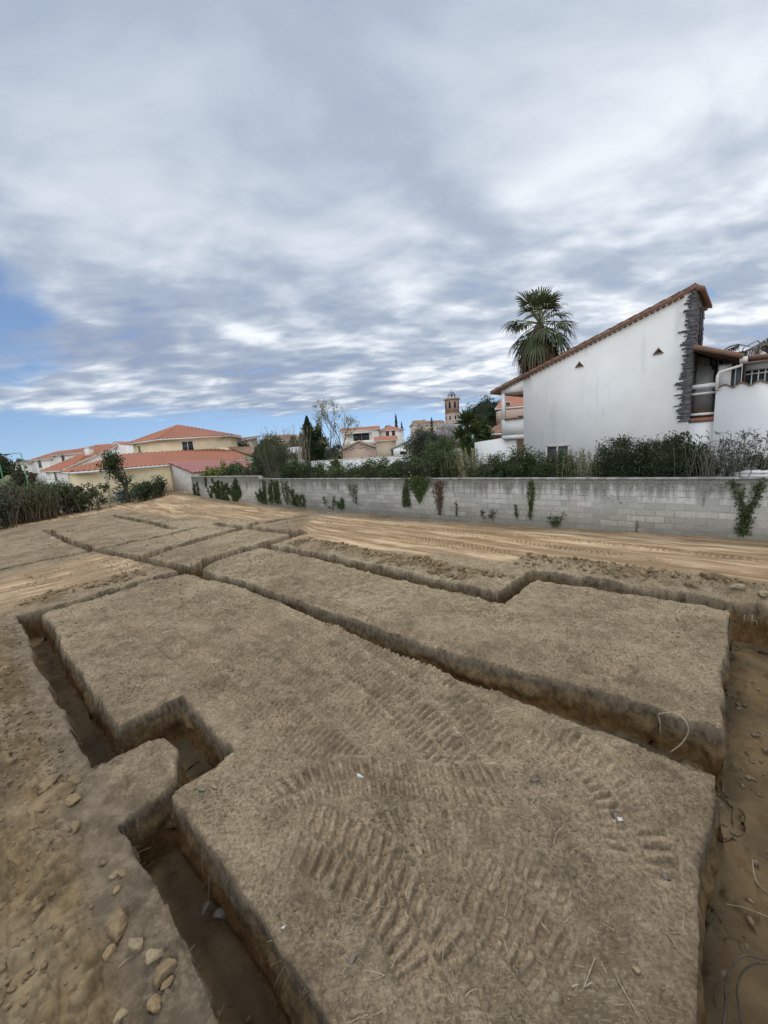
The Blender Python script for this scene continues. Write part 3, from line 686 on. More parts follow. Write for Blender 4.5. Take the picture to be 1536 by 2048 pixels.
mb = HB(); mb.hprism([(uPorchR, 0.0), (uEnd, 0.0), (uEnd, rz(uEnd)), (uPorchR, rz(uPorchR))], 0, 0.35); mb.obj('gable_wall', M_plaster, wh)
mb = HB(); mb.hb(uPorchR, uEnd - 0.4, 0.36, DEEP, 0, 2.9); mb.hb(uPorchR + 2.5, uEnd - 0.3, 0.36, DEEP - 0.01, 2.9, 4.6); mb.obj('rear_wall', M_plaster, wh)
mb = HB(); mb.hb(uPorchL, uPorchR - 0.002, 0, 1.5, zParB, zParB + 0.18); mb.hb(uPorchL, uPorchR - 0.002, 0, 0.14, zParB + 0.18, zPar); mb.hb(uPorchL, uPorchL + 0.14, 0.14, 1.4, zParB + 0.18, zPar - 0.004); mb.obj('porch_parapet', M_plaster, wh)
mb = HB(); mb.hb(uPorchL, uPorchL + 0.15, 0, 0.15, zPar, zLint); mb.obj('porch_post', M_plaster, wh)
mb = HB(); mb.hprism([(uPorchL, zLint), (uPorchR - 0.002, zLint - 0.0), (uPorchR - 0.002, rz(uPorchR)), (uPorchL, rz(uPorchL))], 0, 0.18); mb.hb(uPorchL, uPorchR, 0.18, 1.4, zLint + 0.02, zLint + 0.08); mb.obj('porch_lintel', M_plaster, wh)
def barrel_row(mb, fn, u0, u1, n, z, r, v0, v1, half=True):
    for k in range(n):
        uc = u0 + (u1 - u0) * (k + 0.5) / n; a = np.linspace(0, math.pi, 7)
        ring = lambda v, rr: [(uc + rr * math.cos(t), v, z + rr * math.sin(t)) for t in a]
        V = np.array(ring(v0, r) + ring(v1, r) + ring(v0, r * 0.72) + ring(v1, r * 0.72)); F = []
        for i in range(6):
            F += [(i, i + 1, 7 + i + 1, 7 + i), (14 + i + 1, 14 + i, 21 + i, 21 + i + 1), (i + 1, i, 14 + i, 14 + i + 1), (7 + i, 7 + i + 1, 21 + i + 1, 21 + i)]
        F += [(0, 7, 21, 14), (6, 20, 27, 13)]
        mb.add(fn(V), F)
mb = MB(); barrel_row(mb, lambda V: hfn(V) - WHO, uPorchL + 0.16, uPorchR, 5, zPar - 0.03, 0.085, -0.10, 0.2); mb.obj('parapet_tiles', M_oldtile, wh, True); mb = MB(); barrel_row(mb, lambda V: hfn(V) - WHO, uPorchL + 0.2, uPorchR, 8, zPar + 0.12, 0.06, 1.3, 1.5); mb.obj('rear_tiles', M_oldtile, wh, True)
# roof: a slab whose verge shows a row of tile ends under a rounded cap
uo = uE - 0.25
mb = HB(); mb.hprism([(uo, rz(uo) + 0.0), (uP + 0.04, rz(uP + 0.04)), (uP + 0.04, rz(uP + 0.04) + 0.10), (uo, rz(uo) + 0.10)], -0.10, DEEP + 0.3); roof = mb.obj('roof', M_oldtile, wh)
V0 = lambda u, v, dz: hfn(np.array([[u, v, rz(u) + dz]]))[0] - WHO
tile_roof('roof_tiles', [[V0(uo, DEEP + 0.3, 0.11), V0(uo, -0.04, 0.11), V0(uP, -0.04, 0.11), V0(uP, DEEP + 0.3, 0.11)]], M_oldtile, roof)
mb = MB(); nseg = 24
for k in range(nseg):                                     # overlapping cap tiles along the verge
    ua = uo + (uP - uo) * k / nseg; ub = uo + (uP - uo) * (k + 1.12) / nseg; ub = min(ub, uP + 0.05)
    mb.tube([V0(ua, -0.05, 0.10), V0(ub, -0.05, 0.085)], [0.062, 0.052], 8)
mb.obj('verge_caps', M_oldtile, roof, True)
mb = MB(); nt_ = 42
for k in range(nt_):                                      # tile ends corbelled under the verge
    uc = uE + 0.1 + (uStone - uE - 0.1) * k / nt_; c = V0(uc, 0, -0.045)
    a = np.linspace(math.pi, 2 * math.pi, 6); d = HU * 1.0 + np.array([0, 0, slope]); d /= np.linalg.norm(d)
    ring = [c + d * (0.07 * math.cos(t)) + np.array([0, 0, 0.045 * math.sin(t)]) for t in a]
    V = np.array(ring + [p - HN * 0.11 for p in ring]); n6 = 6
    mb.add(V, [tuple(range(n6))[::-1], tuple(range(n6, 12)), (0, 5, 11, 6)] + [(i, i + 1, n6 + i + 1, n6 + i) for i in range(5)])
mb.obj('corbel_tiles', M_oldtile, wh)
# triangular vents: three clay tiles round a dark hole
for (x, y, sz) in ((1159, 729, 0.165), (1317, 702, 0.16)):
    u, z = hq(x, y); f = MB()
    pts = [(u - sz, z - sz * 0.62), (u + sz, z - sz * 0.62), (u, z + sz * 0.75)]
    for i in range(3):
        p, q = np.array(pts[i]), np.array(pts[(i + 1) % 3]); dd = (q - p) / np.linalg.norm(q - p); nn = np.array([-dd[1], dd[0]]) * 0.035
        quad = [p, q, q + nn - dd * 0.04, p + nn + dd * 0.04]
        f.prism(hfn(np.array([(a_[0], -0.012 - 0.002 * i, a_[1]) for a_ in quad])) - WHO, -HN * 0.03)
    fo = f.obj('vent', M_oldtile, wh)
    g_ = MB(); g_.prism(hfn(np.array([(a_[0], -0.004, a_[1]) for a_ in pts])) - WHO, -HN * 0.012); g_.obj('vent_hole', M_wood, fo)
# ground floor windows behind the hedge
u0, z0 = hq(1092, 891); u1, z1 = hq(1140, 889)
window(wh, hfn(np.array([[(u0 + u1) / 2, -0.005, z0 - 0.55]]))[0] - WHO, HU, -HN, u1 - u0, 1.1, frame_mat=M_greywall)
u0, z0 = hq(1303, 881); u1, _ = hq(1346, 879)
window(wh, hfn(np.array([[(u0 + u1) / 2, -0.005, z0 - 0.5]]))[0] - WHO, HU, -HN, u1 - u0, 1.0, frame_mat=M_greywall)
# slate pillar at the high corner: ragged stack of thin stones wrapping the corner
mb = HB(); z = hq(1372, 843)[1]; r_ = random.Random(5); ztop = rz(uEnd) - 0.04; k = 0
while z < ztop - 0.03:
    h = r_.uniform(0.03, 0.075); fr = (z - 3.3) / (ztop - 3.3)
    left = uStone - r_.choice([0, 0.03, 0.06, 0.10, 0.0, 0.16]) * (1.15 if k % 3 else 0.4) + 0.10 * fr
    zt = min(z + h, ztop - 0.0)
    pr = r_.uniform(0.03, 0.07)
    mb.hb(left, uEnd + 0.02 + r_.uniform(0, 0.03), -pr, 0.3, z, zt - 0.006)
    if r_.random() < 0.4: mb.hb(left - r_.uniform(0.03, 0.12), left + 0.05, -pr + 0.012, 0.02, z + 0.004, zt - 0.012)
    z += h; k += 1
mb.obj('slate_pillar', M_slate, wh)
zBal = hq(1400, 832)[1]; zBR = hq(1440, 700)[1]
M_slatelit = simple('slate_lit_face', (0.20, 0.18, 0.155), (0.11, 0.10, 0.09), 5, 0.9, 25, 0.02)  # lighter copy of the pillar slate, the lit side put into its colour
mb = HB(); z = zBal
while z < ztop - 0.05:                                    # the return face of the pillar, running back from the corner
    h = r_.uniform(0.05, 0.11); v = 0.302
    while v < 2.7:
        w_ = min(r_.uniform(0.25, 0.5), 2.72 - v)
        mb.hb(uEnd - 0.3, uEnd + r_.uniform(0.0, 0.035), v, v + w_ - 0.012, z, min(z + h, ztop - 0.02) - 0.008); v += w_
    z += h
mb.obj('pillar_side', M_slatelit, wh)
mb = HB(); mb.hb(uEnd + 0.036, uEnd + 0.05, 1.2, 1.42, zBR + 0.35, zBR + 1.75); mb.hb(uEnd + 0.036, uEnd + 0.05, 1.75, 1.97, zBR + 0.35, zBR + 1.75); mb.obj('slit_window', M_dark, wh)
mb = HB(); mb.hprism([(uEnd - 0.02, rz(uP) - 0.07), (uEnd + 0.22, rz(uP) - 0.13), (uEnd + 0.22, rz(uP) - 0.02), (uP + 0.03, rz(uP) + 0.10)], -0.11, 2.9); mb.obj('ridge_overhang', M_oldtile, wh)
# balcony recess between the pillar and the terrace wall
uTW = hq(1431, 800)[0]; uFar = uTW + 3.2
mb = HB(); mb.hb(uEnd - 0.3, uTW + 1.6, 0.31, 1.345, zBal - 0.22, zBal - 0.06); mb.hb(uEnd + 0.04, uTW - 0.002, 0.0, 0.308, zBal - 0.22, zBal - 0.06); mb.obj('balcony_floor', simple('balcony_tile', (0.30, 0.13, 0.08)), wh)
mb = HB(); mb.hb(uEnd, uTW, 0.02, 2.4, 0.0, zBal - 0.225); mb.obj('lower_wall', M_plaster, wh)
mb = HB(); mb.hb(uEnd - 0.3, hq(1441, 716)[0], 1.35, 1.5, zBal - 0.2, hq(1386, 698)[1] - 0.12); mb.obj('balcony_back_wall', M_plaster, wh)
d0 = MB(); ud = uTW + 0.25
fo = window(wh, hp(ud, 1.345, zBal + 1.05) - WHO, HU, -HN, 0.85, 2.1, frame_mat=M_wood, name='balcony_door')
mb = HB()
for k in range(5): mb.hb(ud - 0.32 + k * 0.16 - 0.012, ud - 0.32 + k * 0.16 + 0.012, 1.22, 1.245, zBal + 0.05, zBal + 2.0)
mb.obj('door_grille', M_white, fo)
mb = HB(); mb.hb(uEnd + 0.40, uEnd + 0.55, 1.12, 1.34, zBal + 1.75, zBal + 2.1); mb.hb(uEnd + 0.45, uEnd + 0.50, 1.2, 1.349, zBal + 1.62, zBal + 1.74); mb.hb(uEnd + 0.43, uEnd + 0.52, 1.16, 1.3, zBal + 2.11, zBal + 2.18); mb.obj('wall_lantern', M_iron, wh)
mb = HB()
mb.hb(uEnd + 0.03, uTW, 0.05, 0.11, zBal + 0.93, zBal + 1.07); rail = mb.obj('balcony_railing', M_white, wh)
mb = HB(); mb.hb(uEnd + 0.03, uTW, 0.05, 0.11, zBal + 0.72, zBal + 0.79); mb.obj('middle_rail', M_white, rail)
mb = HB(); mb.hb(uEnd + 0.03, uTW, 0.05, 0.12, zBal + 0.02, zBal + 0.10); mb.obj('bottom_rail', M_white, rail)
mb = HB(); mb.hb(uEnd + 0.03, uTW, 0.075, 0.085, zBal + 0.11, zBal + 0.71)
mg, ng = mat_new('smoked_glass'); setin(ng, 'Base Color', (0.10, 0.09, 0.08)); setin(ng, 'Roughness', 0.08); setin(ng, 'Alpha', 0.35); mb.obj('glass_panel', mg, rail)
# balcony roof and the terrace wall with its wavy tile coping
zA, zB_ = hq(1386, 698)[1], hq(1482, 716)[1]; uB = hq(1482, 716)[0]
mb = HB(); mb.hprism([(uEnd + 0.04, zA - 0.1), (uB, zB_ - 0.1), (uB, zB_ + 0.02), (uEnd + 0.04, zA + 0.02)], -0.25, 2.6); br_ = mb.obj('balcony_roof', M_wood, wh)
B0 = lambda u, v: hfn(np.array([[u, v, zA + (zB_ - zA) * (u - uEnd) / (uB - uEnd) + 0.04]]))[0] - WHO
tile_roof('balcony_tiles', [[B0(uB + 0.05, -0.3), B0(uB + 0.05, 2.6), B0(uEnd + 0.05, 2.6), B0(uEnd + 0.05, -0.3)]], M_oldtile, br_)
mb = MB(); mb.tube([B0(uEnd + 0.04, -0.3), B0(uB + 0.06, -0.3)], 0.08, 8); mb.obj('verge_cap', M_oldtile, br_, True)
zTW = hq(1433, 775)[1]
V = []; nW = 120; us = np.linspace(uTW - 0.06, uFar, nW)
wave = lambda u: zTW + 0.12 * (np.abs(np.sin((u - uTW) / 0.42 * math.pi)) ** 1.3) - 0.06
mb = HB(); mb.hb(uTW, uFar, -0.12, 0.12, 0.0, zTW - 0.075); mb.hprism([(uTW, zTW - 0.076)] + [(float(u), float(wave(u)) - 0.021) for u in us if u >= uTW][:-1] + [(uFar, zTW - 0.076)], -0.118, 0.118); mb.hb(uTW, uTW + 0.2, 0.12, 2.0, 0.0, zTW - 0.04); mb.obj('terrace_wall', M_plaster, wh)
mb = MB()
ring = [np.stack([us, np.full(nW, v), wave(us) + dz], 1) for v, dz in ((-0.17, -0.02), (-0.17, 0.012), (0.2, 0.012), (0.2, -0.02))]
VV = np.concatenate([hfn(r0) for r0 in ring]) - WHO
mb.add(VV, [(k * nW + i, k * nW + i + 1, ((k + 1) % 4) * nW + i + 1, ((k + 1) % 4) * nW + i) for k in range(4) for i in range(nW - 1)] + [(0, nW, 2 * nW, 3 * nW)])
mb.obj('wavy_tile_coping', M_oldtile, wh)
# upper storey set back behind the terrace wall, barred window
zWt, zEv = hq(1500, 741, 1.6)[1], hq(1500, 722, 1.4)[1]
uW0 = hq(1456, 750, 1.6)[0]
mb = HB(); mb.hb(uW0 - 0.05, uFar + 1.0, 1.6, 1.75, zWt, zEv); mb.hb(uW0 - 0.30, uW0 - 0.05, 1.55, 1.8, 2.6, zEv - 0.02); mb.hb(uW0 - 0.05, uFar + 1.0, 1.62, 1.75, 2.6, zTW - 0.35); mb.obj('upper_wall', M_plaster, wh)
mb = HB(); mb.hb(uW0, uFar + 1.0, 1.71, 1.74, zTW - 0.35, zWt); wo = mb.obj('long_window', M_glass, wh)
mb = HB(); k = 0; u = uW0 + 0.1
while u < uFar:
    mb.hb(u, u + 0.03, 1.66, 1.69, zTW - 0.30, zWt); u += 0.17
mb.hb(uW0, uFar, 1.655, 1.685, zWt - 0.14, zWt - 0.10); mb.obj('window_bars', M_white, wo)
mb = HB(); mb.hprism([(uB + 0.02, zEv + 0.02), (uFar + 1.0, zEv - 0.20), (uFar + 1.0, zEv - 0.10), (uB + 0.02, zEv + 0.12)], 1.25, 3.2); lr = mb.obj('wing_roof', M_oldtile, wh)
mb = MB(); mb.tube([hp(uB + 0.02, 1.22, zEv + 0.10) - WHO, hp(uFar + 1.0, 1.22, zEv - 0.12) - WHO], 0.08, 8); mb.obj('verge_cap', M_oldtile, lr, True)
uPi = hq(1447, 750)[0]
mb = HB(); mb.hb(uPi - 0.15, uPi + 0.17, 0.3, 0.62, zTW - 0.1, hq(1447, 726)[1] - 0.04); pi_ = mb.obj('chimney_pier', M_plaster, wh)
mb = HB(); mb.hb(uPi - 0.18, uPi + 0.20, 0.27, 0.65, hq(1447, 726)[1] - 0.04, hq(1447, 726)[1]); mb.obj('pier_cap', M_slate, pi_)
mb = MB(); mb.tube([B0(uB + 0.03, -0.16) + np.array([0, 0, -0.02]), B0(uB + 0.03, -0.2) + np.array([0, 0, -0.28]), hp(hq(1440, 745)[0], -0.16, hq(1440, 745)[1]) - WHO, hp(hq(1436, 752)[0], -0.16, hq(1436, 752)[1]) - WHO, hp(hq(1434, 775)[0], -0.16, zTW - 0.1) - WHO], 0.045, 8); mb.obj('gutter_pipe', M_pale, wh, True)
mb = HB(); mb.hb(uB - 0.02, uB + 0.16, -0.3, 0.4, zB_ - 0.16, zB_ + 0.0); mb.obj('gutter_hopper', M_pale, wh)
# something yellow left on the balcony
yb = thing('storage_crate', 'yellow plastic crate standing on the balcony behind the smoked glass', 'crate', hp(uEnd + 0.35, 0.55, zBal - 0.055), math.atan2(HU[1], HU[0]))
mb = MB(); mb.box(-0.2, 0.2, -0.14, 0.14, 0, 0.27); mb.box(-0.22, 0.22, -0.16, 0.16, 0.272, 0.31); mb.obj('crate_body', simple('yellow_plastic', (0.55, 0.27, 0.03), rough=0.5), yb)
# white garden wall running left from the porch
gw = thing('garden_wall', 'low white garden wall beside the porch of the white house', 'wall', hp(uPorchL - 1.6, 0.2, 0), math.atan2(HU[1], HU[0]))
zl, zr = hq(952, 885)[1], hq(1003, 876)[1]
mb = MB(); mb.prism([(0, 0, 0), (2.2, 0, 0), (2.2, 0, zr), (1.6, 0, zr), (0, 0, zl)], (0, 0.2, 0)); mb.obj('wall_panel', M_plaster, gw)

# ------------------------------------------------------------------ neighbouring houses
def rel(o): return np.array(o.location)
def walls(t, poly, z0, z1, mat, name='walls'):
    mb = MB(); P = np.array([(p[0], p[1], z0) for p in poly], float) - rel(t) * np.array([1, 1, 1])
    P[:, 2] = z0 - t.location[2]; mb.prism(P, (0, 0, z1 - z0)); return mb.obj(name, mat, t)
def boxd(t, p0, p1, depth, z0, z1, mat, name='walls'):    # front edge p0-p1, running back by depth
    p0 = np.array(p0[:2]); p1 = np.array(p1[:2]); e = (p1 - p0) / np.linalg.norm(p1 - p0); nb = np.array([-e[1], e[0]])
    return walls(t, [p0, p1, p1 + nb * depth, p0 + nb * depth], z0, z1, mat, name), e, nb
def V3(p, z): return np.array([p[0], p[1], z], float)
def roof_set(t, polys, mat, under=M_pale, name='roof', pitch=0.23, amp=0.035, th=0.14, lift=0.03):
    P0 = [[np.asarray(p, float) - rel(t) for p in P] for P in polys]
    ro = slab(P0, th).obj(name, under, t)
    tile_roof('roof_tiles', [[p + np.array([0, 0, lift]) for p in P] for P in P0], mat, ro, pitch, amp, 6 if pitch < 0.3 else 4)
    return ro
def front_window(t, p, e, w, h, mat=None, name='window', mull=1):
    e3 = np.array([e[0], e[1], 0]); n3 = np.array([e[1], -e[0], 0]); return window(t, np.asarray(p) - rel(t), e3, n3, w, h, frame_mat=mat, name=name, mull=mull)

# cream house on the left
A = at(155, 945, 31); B = at(341, 927, 35.6); e2 = (B - A)[:2]; e2 /= np.linalg.norm(e2); nb2 = np.array([-e2[1], e2[0]])
ch = thing('cream_house', 'two storey cream house with red hipped tile roofs at the left end of the wall', 'house', (A[0], A[1], 0))
walls(ch, [A[:2], A[:2] + e2 * 13.5, A[:2] + e2 * 13.5 + nb2 * 9, A[:2] + nb2 * 9], -0.6, 2.74, M_cream, 'wing_walls')
ov = 0.45; zr_ = 2.78
c0 = A[:2] - e2 * ov - nb2 * ov; c1 = A[:2] + e2 * 14 - nb2 * ov; c2 = A[:2] + e2 * 14 + nb2 * 9.5; c3 = A[:2] - e2 * ov + nb2 * 9.5
r0 = A[:2] + e2 * 4.3 + nb2 * 4.6; r1 = A[:2] + e2 * 14 + nb2 * 4.6; zt = 3.98
roof_set(ch, [[V3(c0, zr_), V3(c1, zr_), V3(r1, zt), V3(r0, zt)], [V3(c3, zr_), V3(c0, zr_), V3(r0, zt)], [V3(c2, zr_), V3(c3, zr_), V3(r0, zt), V3(r1, zt)]], M_tile, M_white, 'wing_roof', 0.36, 0.075)
mb = MB(); q0 = V3(c0, 0) - rel(ch); mb.tube([V3(c0 - nb2 * 0.06, zr_ - 0.07) - rel(ch), V3(A[:2] + e2 * 7.2 - nb2 * (ov + 0.06), zr_ - 0.07) - rel(ch)], 0.075, 8); mb.obj('gutter', M_white, ch, True)
dp = at(211, 950, 31.9)[:2]; k = float((dp - A[:2]) @ e2)
mb = MB(); mb.tube([V3(A[:2] + e2 * k - nb2 * (ov + 0.03), zr_ - 0.12) - rel(ch), V3(A[:2] + e2 * k - nb2 * 0.3, zr_ - 0.35) - rel(ch), V3(A[:2] + e2 * (k + 0.02) - nb2 * 0.07, zr_ - 0.6) - rel(ch), V3(A[:2] + e2 * (k + 0.02) - nb2 * 0.07, 0) - rel(ch)], 0.05, 8); mb.obj('downpipe', M_white, ch, True)
k = float((at(233, 951, 32.5)[:2] - A[:2]) @ e2); c = V3(A[:2] + e2 * k - nb2 * 0.06, 2.35) - rel(ch)
mb = MB(); mb.tube([c + V3(nb2 * 0.06, 0), c - V3(nb2 * 0.12, -0.02), c - V3(nb2 * 0.14, 0.12)], [0.05, 0.11, 0.13], 8); mb.obj('wall_lamp', M_iron, ch)
P0, P1, P2, P3 = at(266, 890, 46)[:2], at(325, 880, 41)[:2], at(459, 875, 43.5)[:2], at(472, 875, 48)[:2]
P4 = P3 + np.array([-2, 6]); P5 = P0 + np.array([3, 6])
UP = [P0, P1, P2, P3, P4, P5]; zE2 = 5.35
walls(ch, UP, 2.7, zE2, M_cream, 'upper_walls')
cen = sum(UP) / 6; ap = V3(at(356, 853, 47)[:2], 7.15)
Q = [cen + (p - cen) * (1 + 0.65 / np.linalg.norm(p - cen)) for p in UP]
roof_set(ch, [[V3(Q[i], zE2 + 0.03), V3(Q[(i + 1) % 6], zE2 + 0.03), ap] for i in range(6)], M_tile, M_white, 'upper_roof', 0.36, 0.075)
ef = (P2 - P1) / np.linalg.norm(P2 - P1); wp = P1 + ef * float((at(376, 893, 42)[:2] - P1) @ ef)
front_window(ch, V3(wp + np.array([ef[1], -ef[0]]) * 0.004, at(376, 893, 42)[2]), ef, 1.15, 1.15)
el_ = (P1 - P0) / np.linalg.norm(P1 - P0); wp = P0 + el_ * float((at(281, 899, 45)[:2] - P0) @ el_)
front_window(ch, V3(wp + np.array([el_[1], -el_[0]]) * 0.004, 4.55), el_, 0.5, 0.95, M_beige, 'window', 0)
Yr = 43.0
pol = [at(418, 930, Yr), at(418, 893, Yr), at(459, 897, Yr), at(501, 913, Yr), at(501, 932, Yr)]; pol = [np.array([p[0], p[1], max(p[2], 0.0)]) for p in pol]
pol[0][2] = pol[-1][2] = 0
mb = MB(); mb.prism(np.array(pol) - rel(ch), (0.6, 5, 0)); mb.obj('side_wing', M_cream, ch)
mb = MB(); mb.prism(np.array([at(457, 896.5, Yr - 0.3), at(507, 914, Yr - 0.3), at(507, 911.5, Yr - 0.3), at(457, 894, Yr - 0.3)]) - rel(ch), (0.6, 5.4, 0)); mb.obj('side_wing_roof', M_oldtile, ch)
mb = MB(); pS = at(505, 925, Yr - 0.2); mb.box(pS[0] - 0.2, pS[0] + 0.2, pS[1], pS[1] + 0.4, 0, at(505, 915, Yr)[2], lambda V: V - rel(ch)); mb.obj('corner_post', M_white, ch)
# grey lean-to with a faded pink sheet roof, closing the corner
C0, C1 = at(339, 930, 35.5), at(387, 945, 30.7); z0, z1 = at(339, 928, 35.5)[2], at(387, 946, 30.7)[2]
ls = thing('lean_to_shed', 'grey rendered lean-to with a faded pink corrugated roof between cream house and block wall', 'shed', (C0[0], C0[1], 0))
d_ = np.array([0.62, 0.78])
mb = MB(); mb.prism(np.array([V3(C0, -0.5), V3(C1, -0.5), V3(C1, z1), V3(C0, z0)]) - rel(ls), V3(d_ * 0.2, 0)); mb.obj('gable_wall', M_greywall, ls)
mb = MB(); mb.prism(np.array([V3(C1 + 0.0, -0.5), V3(C1[:2] + WU[:2] * 0.1 + d_ * 0.0, -0.5), V3(C1[:2] + d_ * 5, -0.5), V3(C1[:2] + d_ * 5 - WU[:2] * 0.1, -0.5)]) - rel(ls), (0, 0, z1 - 0.06 + 0.5)); mb.obj('long_wall', M_greywall, ls)
ndn = (C1 - C0)[:2]; ndn /= np.linalg.norm(ndn)
roof_set(ls, [[V3(C1[:2] + ndn * 0.15 + d_ * 6.2, z1 + 0.02), V3(C1[:2] + ndn * 0.15 - d_ * 0.12, z1 + 0.02), V3(C0[:2] - d_ * 0.12, z0 + 0.08), V3(C0[:2] + d_ * 6.2, z0 + 0.08)]], M_pinktile, M_oldtile, 'sheet_roof', 0.30, 0.045, 0.06)

# generic far house: front edge between two photo positions, hip / gable / shed roof
def far_house(name, label, x0, x1, ybase, ytop, Y0, Y1, depth, mat, roof='gable', rise=1.2, rmat=M_tile, wins=(), zbase=None, chim=None, group=None, tile=True, ridge_along=True):
    p0, p1 = at(x0, ytop, Y0), at(x1, ytop, Y1); zt = (p0[2] + p1[2]) / 2
    t = thing(name, label, 'house', (p0[0], p0[1], 0), group=group)
    o_, e, nb = boxd(t, p0, p1, depth, -1.0, zt, mat)
    L = np.linalg.norm((p1 - p0)[:2]); ov = 0.4; a = p0[:2]; rz_ = zt + rise
    c = [a - e * ov - nb * ov, a + e * (L + ov) - nb * ov, a + e * (L + ov) + nb * (depth + ov), a - e * ov + nb * (depth + ov)]
    if roof == 'gable':
        if ridge_along: m0, m1 = a - e * ov + nb * depth / 2, a + e * (L + ov) + nb * depth / 2; P = [[V3(c[0], zt), V3(c[1], zt), V3(m1, rz_), V3(m0, rz_)], [V3(c[2], zt), V3(c[3], zt), V3(m0, rz_), V3(m1, rz_)]]
        else: m0, m1 = a + e * L / 2 - nb * ov, a + e * L / 2 + nb * (depth + ov); P = [[V3(c[3], zt), V3(c[0], zt), V3(m0, rz_), V3(m1, rz_)], [V3(c[1], zt), V3(c[2], zt), V3(m1, rz_), V3(m0, rz_)]]
        g_ = MB(); gb = [V3(a, zt - 0.01), V3(a + e * L, zt - 0.01), V3(a + e * L / 2, rz_ - 0.12)] if not ridge_along else [V3(a + nb * 0, zt - 0.01), V3(a + nb * depth, zt - 0.01), V3(a + nb * depth / 2, rz_ - 0.12)]
        g_.prism(np.array(gb) - rel(t), V3(nb * depth, 0) if not ridge_along else V3(e * L, 0)); g_.obj('gable', mat, t)
    elif roof == 'hip':
        k = min(depth, L) / 2; m0, m1 = a + e * k + nb * depth / 2, a + e * (L - k) + nb * depth / 2
        if L - 2 * k < 0.05: m1 = m0 + e * 0.05
        P = [[V3(c[0], zt), V3(c[1], zt), V3(m1, rz_), V3(m0, rz_)], [V3(c[1], zt), V3(c[2], zt), V3(m1, rz_)], [V3(c[2], zt), V3(c[3], zt), V3(m0, rz_), V3(m1, rz_)], [V3(c[3], zt), V3(c[0], zt), V3(m0, rz_)]]
    elif roof == 'shedl':                                   # low on the left, high on the right
        P = [[V3(c[3], zt), V3(c[0], zt), V3(c[1], rz_), V3(c[2], rz_)]]
        g_ = MB(); g_.prism(np.array([V3(a, zt - 0.01), V3(a + e * L, zt - 0.01), V3(a + e * L, rz_ - 0.1)]) - rel(t), V3(nb * depth, 0)); g_.obj('gable', mat, t)
    else: P = None
    if P: roof_set(t, P, rmat, M_pale, 'roof', 0.30, 0.04, 0.12)
    else:
        mb = MB(); mb.prism(np.array([V3(q, zt) for q in c]) - rel(t), (0, 0, 0.22)); mb.obj('roof_slab', M_pale, t)
    for (x, y, w, h) in wins:
        p = at(x, y, (Y0 + Y1) / 2); u = float((p[:2] - a) @ e); pz = at(x, y, a[1] + e[1] * u)[2]
        front_window(t, V3(a + e * u - nb * 0.004, pz), e, w, h, M_greywall, 'window', 0)
    if chim:
        u, vv, hh, w = chim; q = a + e * u + nb * vv; mb = MB(); mb.box(q[0] - w, q[0] + w, q[1] - w, q[1] + w, zt, zt + hh, lambda V: V - rel(t)); mb.obj('chimney', M_pale, t)
    return t
wq = thing('white_house', 'low white house with long orange roof sloping up towards its square chimney', 'house', at(122, 941, 50) * np.array([1, 1, 0]))
a_, b_ = at(120, 942, 50), at(238, 890, 54)
mb = MB(); mb.prism(np.array([V3(a_, -1), V3(b_, -1), b_, a_]) - rel(wq), (-2.0, 7.0, 0)); mb.obj('gable_wall', M_pale, wq)
c_ = at(79, 943, 52); d_ = b_ + (c_ - a_) * .8
mb = MB(); mb.prism(np.array([V3(c_ + [.5, .3, 0], -1), V3(a_ - [.1, 0, 0], -1), a_ - [.1, 0, .12], c_ + [.5, .3, -.12]]) - rel(wq), (0.3, 4.0, 0)); mb.obj('front_wall', M_pale, wq)
roof_set(wq, [[c_, a_ + [.15, -.3, 0], b_ + [.15, -.3, 0], d_]], M_tile, M_pale, 'roof', 0.36, 0.06, 0.14)
p = a_ + (b_ - a_) * .60 + (c_ - a_) * .30
mb = MB(); mb.box(p[0] - .42, p[0] + .42, p[1] - .3, p[1] + .3, p[2] - .6, p[2] + 1.0, lambda V: V - rel(wq)); mb.box(p[0] - .5, p[0] + .5, p[1] - .38, p[1] + .38, p[2] + 1.003, p[2] + 1.1, lambda V: V - rel(wq)); mb.obj('chimney', M_pale, wq)
for x_, y_ in ((112, 953), (118, 954)):
    p = at(x_, y_, 50.6); front_window(wq, p, (a_ - c_)[:2] / np.linalg.norm((a_ - c_)[:2]), .5, 1.2, M_greywall, 'window', 0)
far_house('white_house', 'two storey white house with brown hipped roof and one narrow window', 104, 205, 940, 907, 66, 62, 9, M_pale, 'hip', 1.3, M_tile, [(110, 917, .7, 1.7)])
far_house('white_house', 'white house at the left edge of the roofs with two narrow windows', 63, 106, 945, 919, 76, 72, 9, M_pale, 'gable', 1.5, M_tile, [(68, 926, .6, 2.0), (75, 926, .6, 2.0)])
far_house('white_house', 'white gabled house partly behind the cream house', 203, 272, 925, 908, 60, 60, 8, M_pale, 'gable', 1.8, M_tile, [(243, 903, .6, .6)], ridge_along=False)
far_house('white_house', 'long low white building near the green lamp posts', 28, 62, 940, 927, 95, 95, 8, M_pale, 'gable', 0.8, M_oldtile)
far_house('beige_house', 'beige house showing between the thicket and the dark conifers', 548, 600, 905, 880, 60, 62, 7, M_beige, 'gable', 0.9, M_oldtile)
far_house('beige_house', 'beige house half hidden by an olive tree behind the cream house', 472, 515, 920, 882, 55, 58, 7, M_beige, 'shedl', 0.6, M_oldtile, [(487, 893, .6, .9)])
h1 = far_house('modern_house', 'white modern house with red roof and dark recessed terrace behind the bare tree', 682, 757, 905, 861, 92, 92, 9, M_pale, 'gable', 0.9, M_tile, [(715, 874, 2.0, 2.2), (731, 873, 1.8, 1.8)])
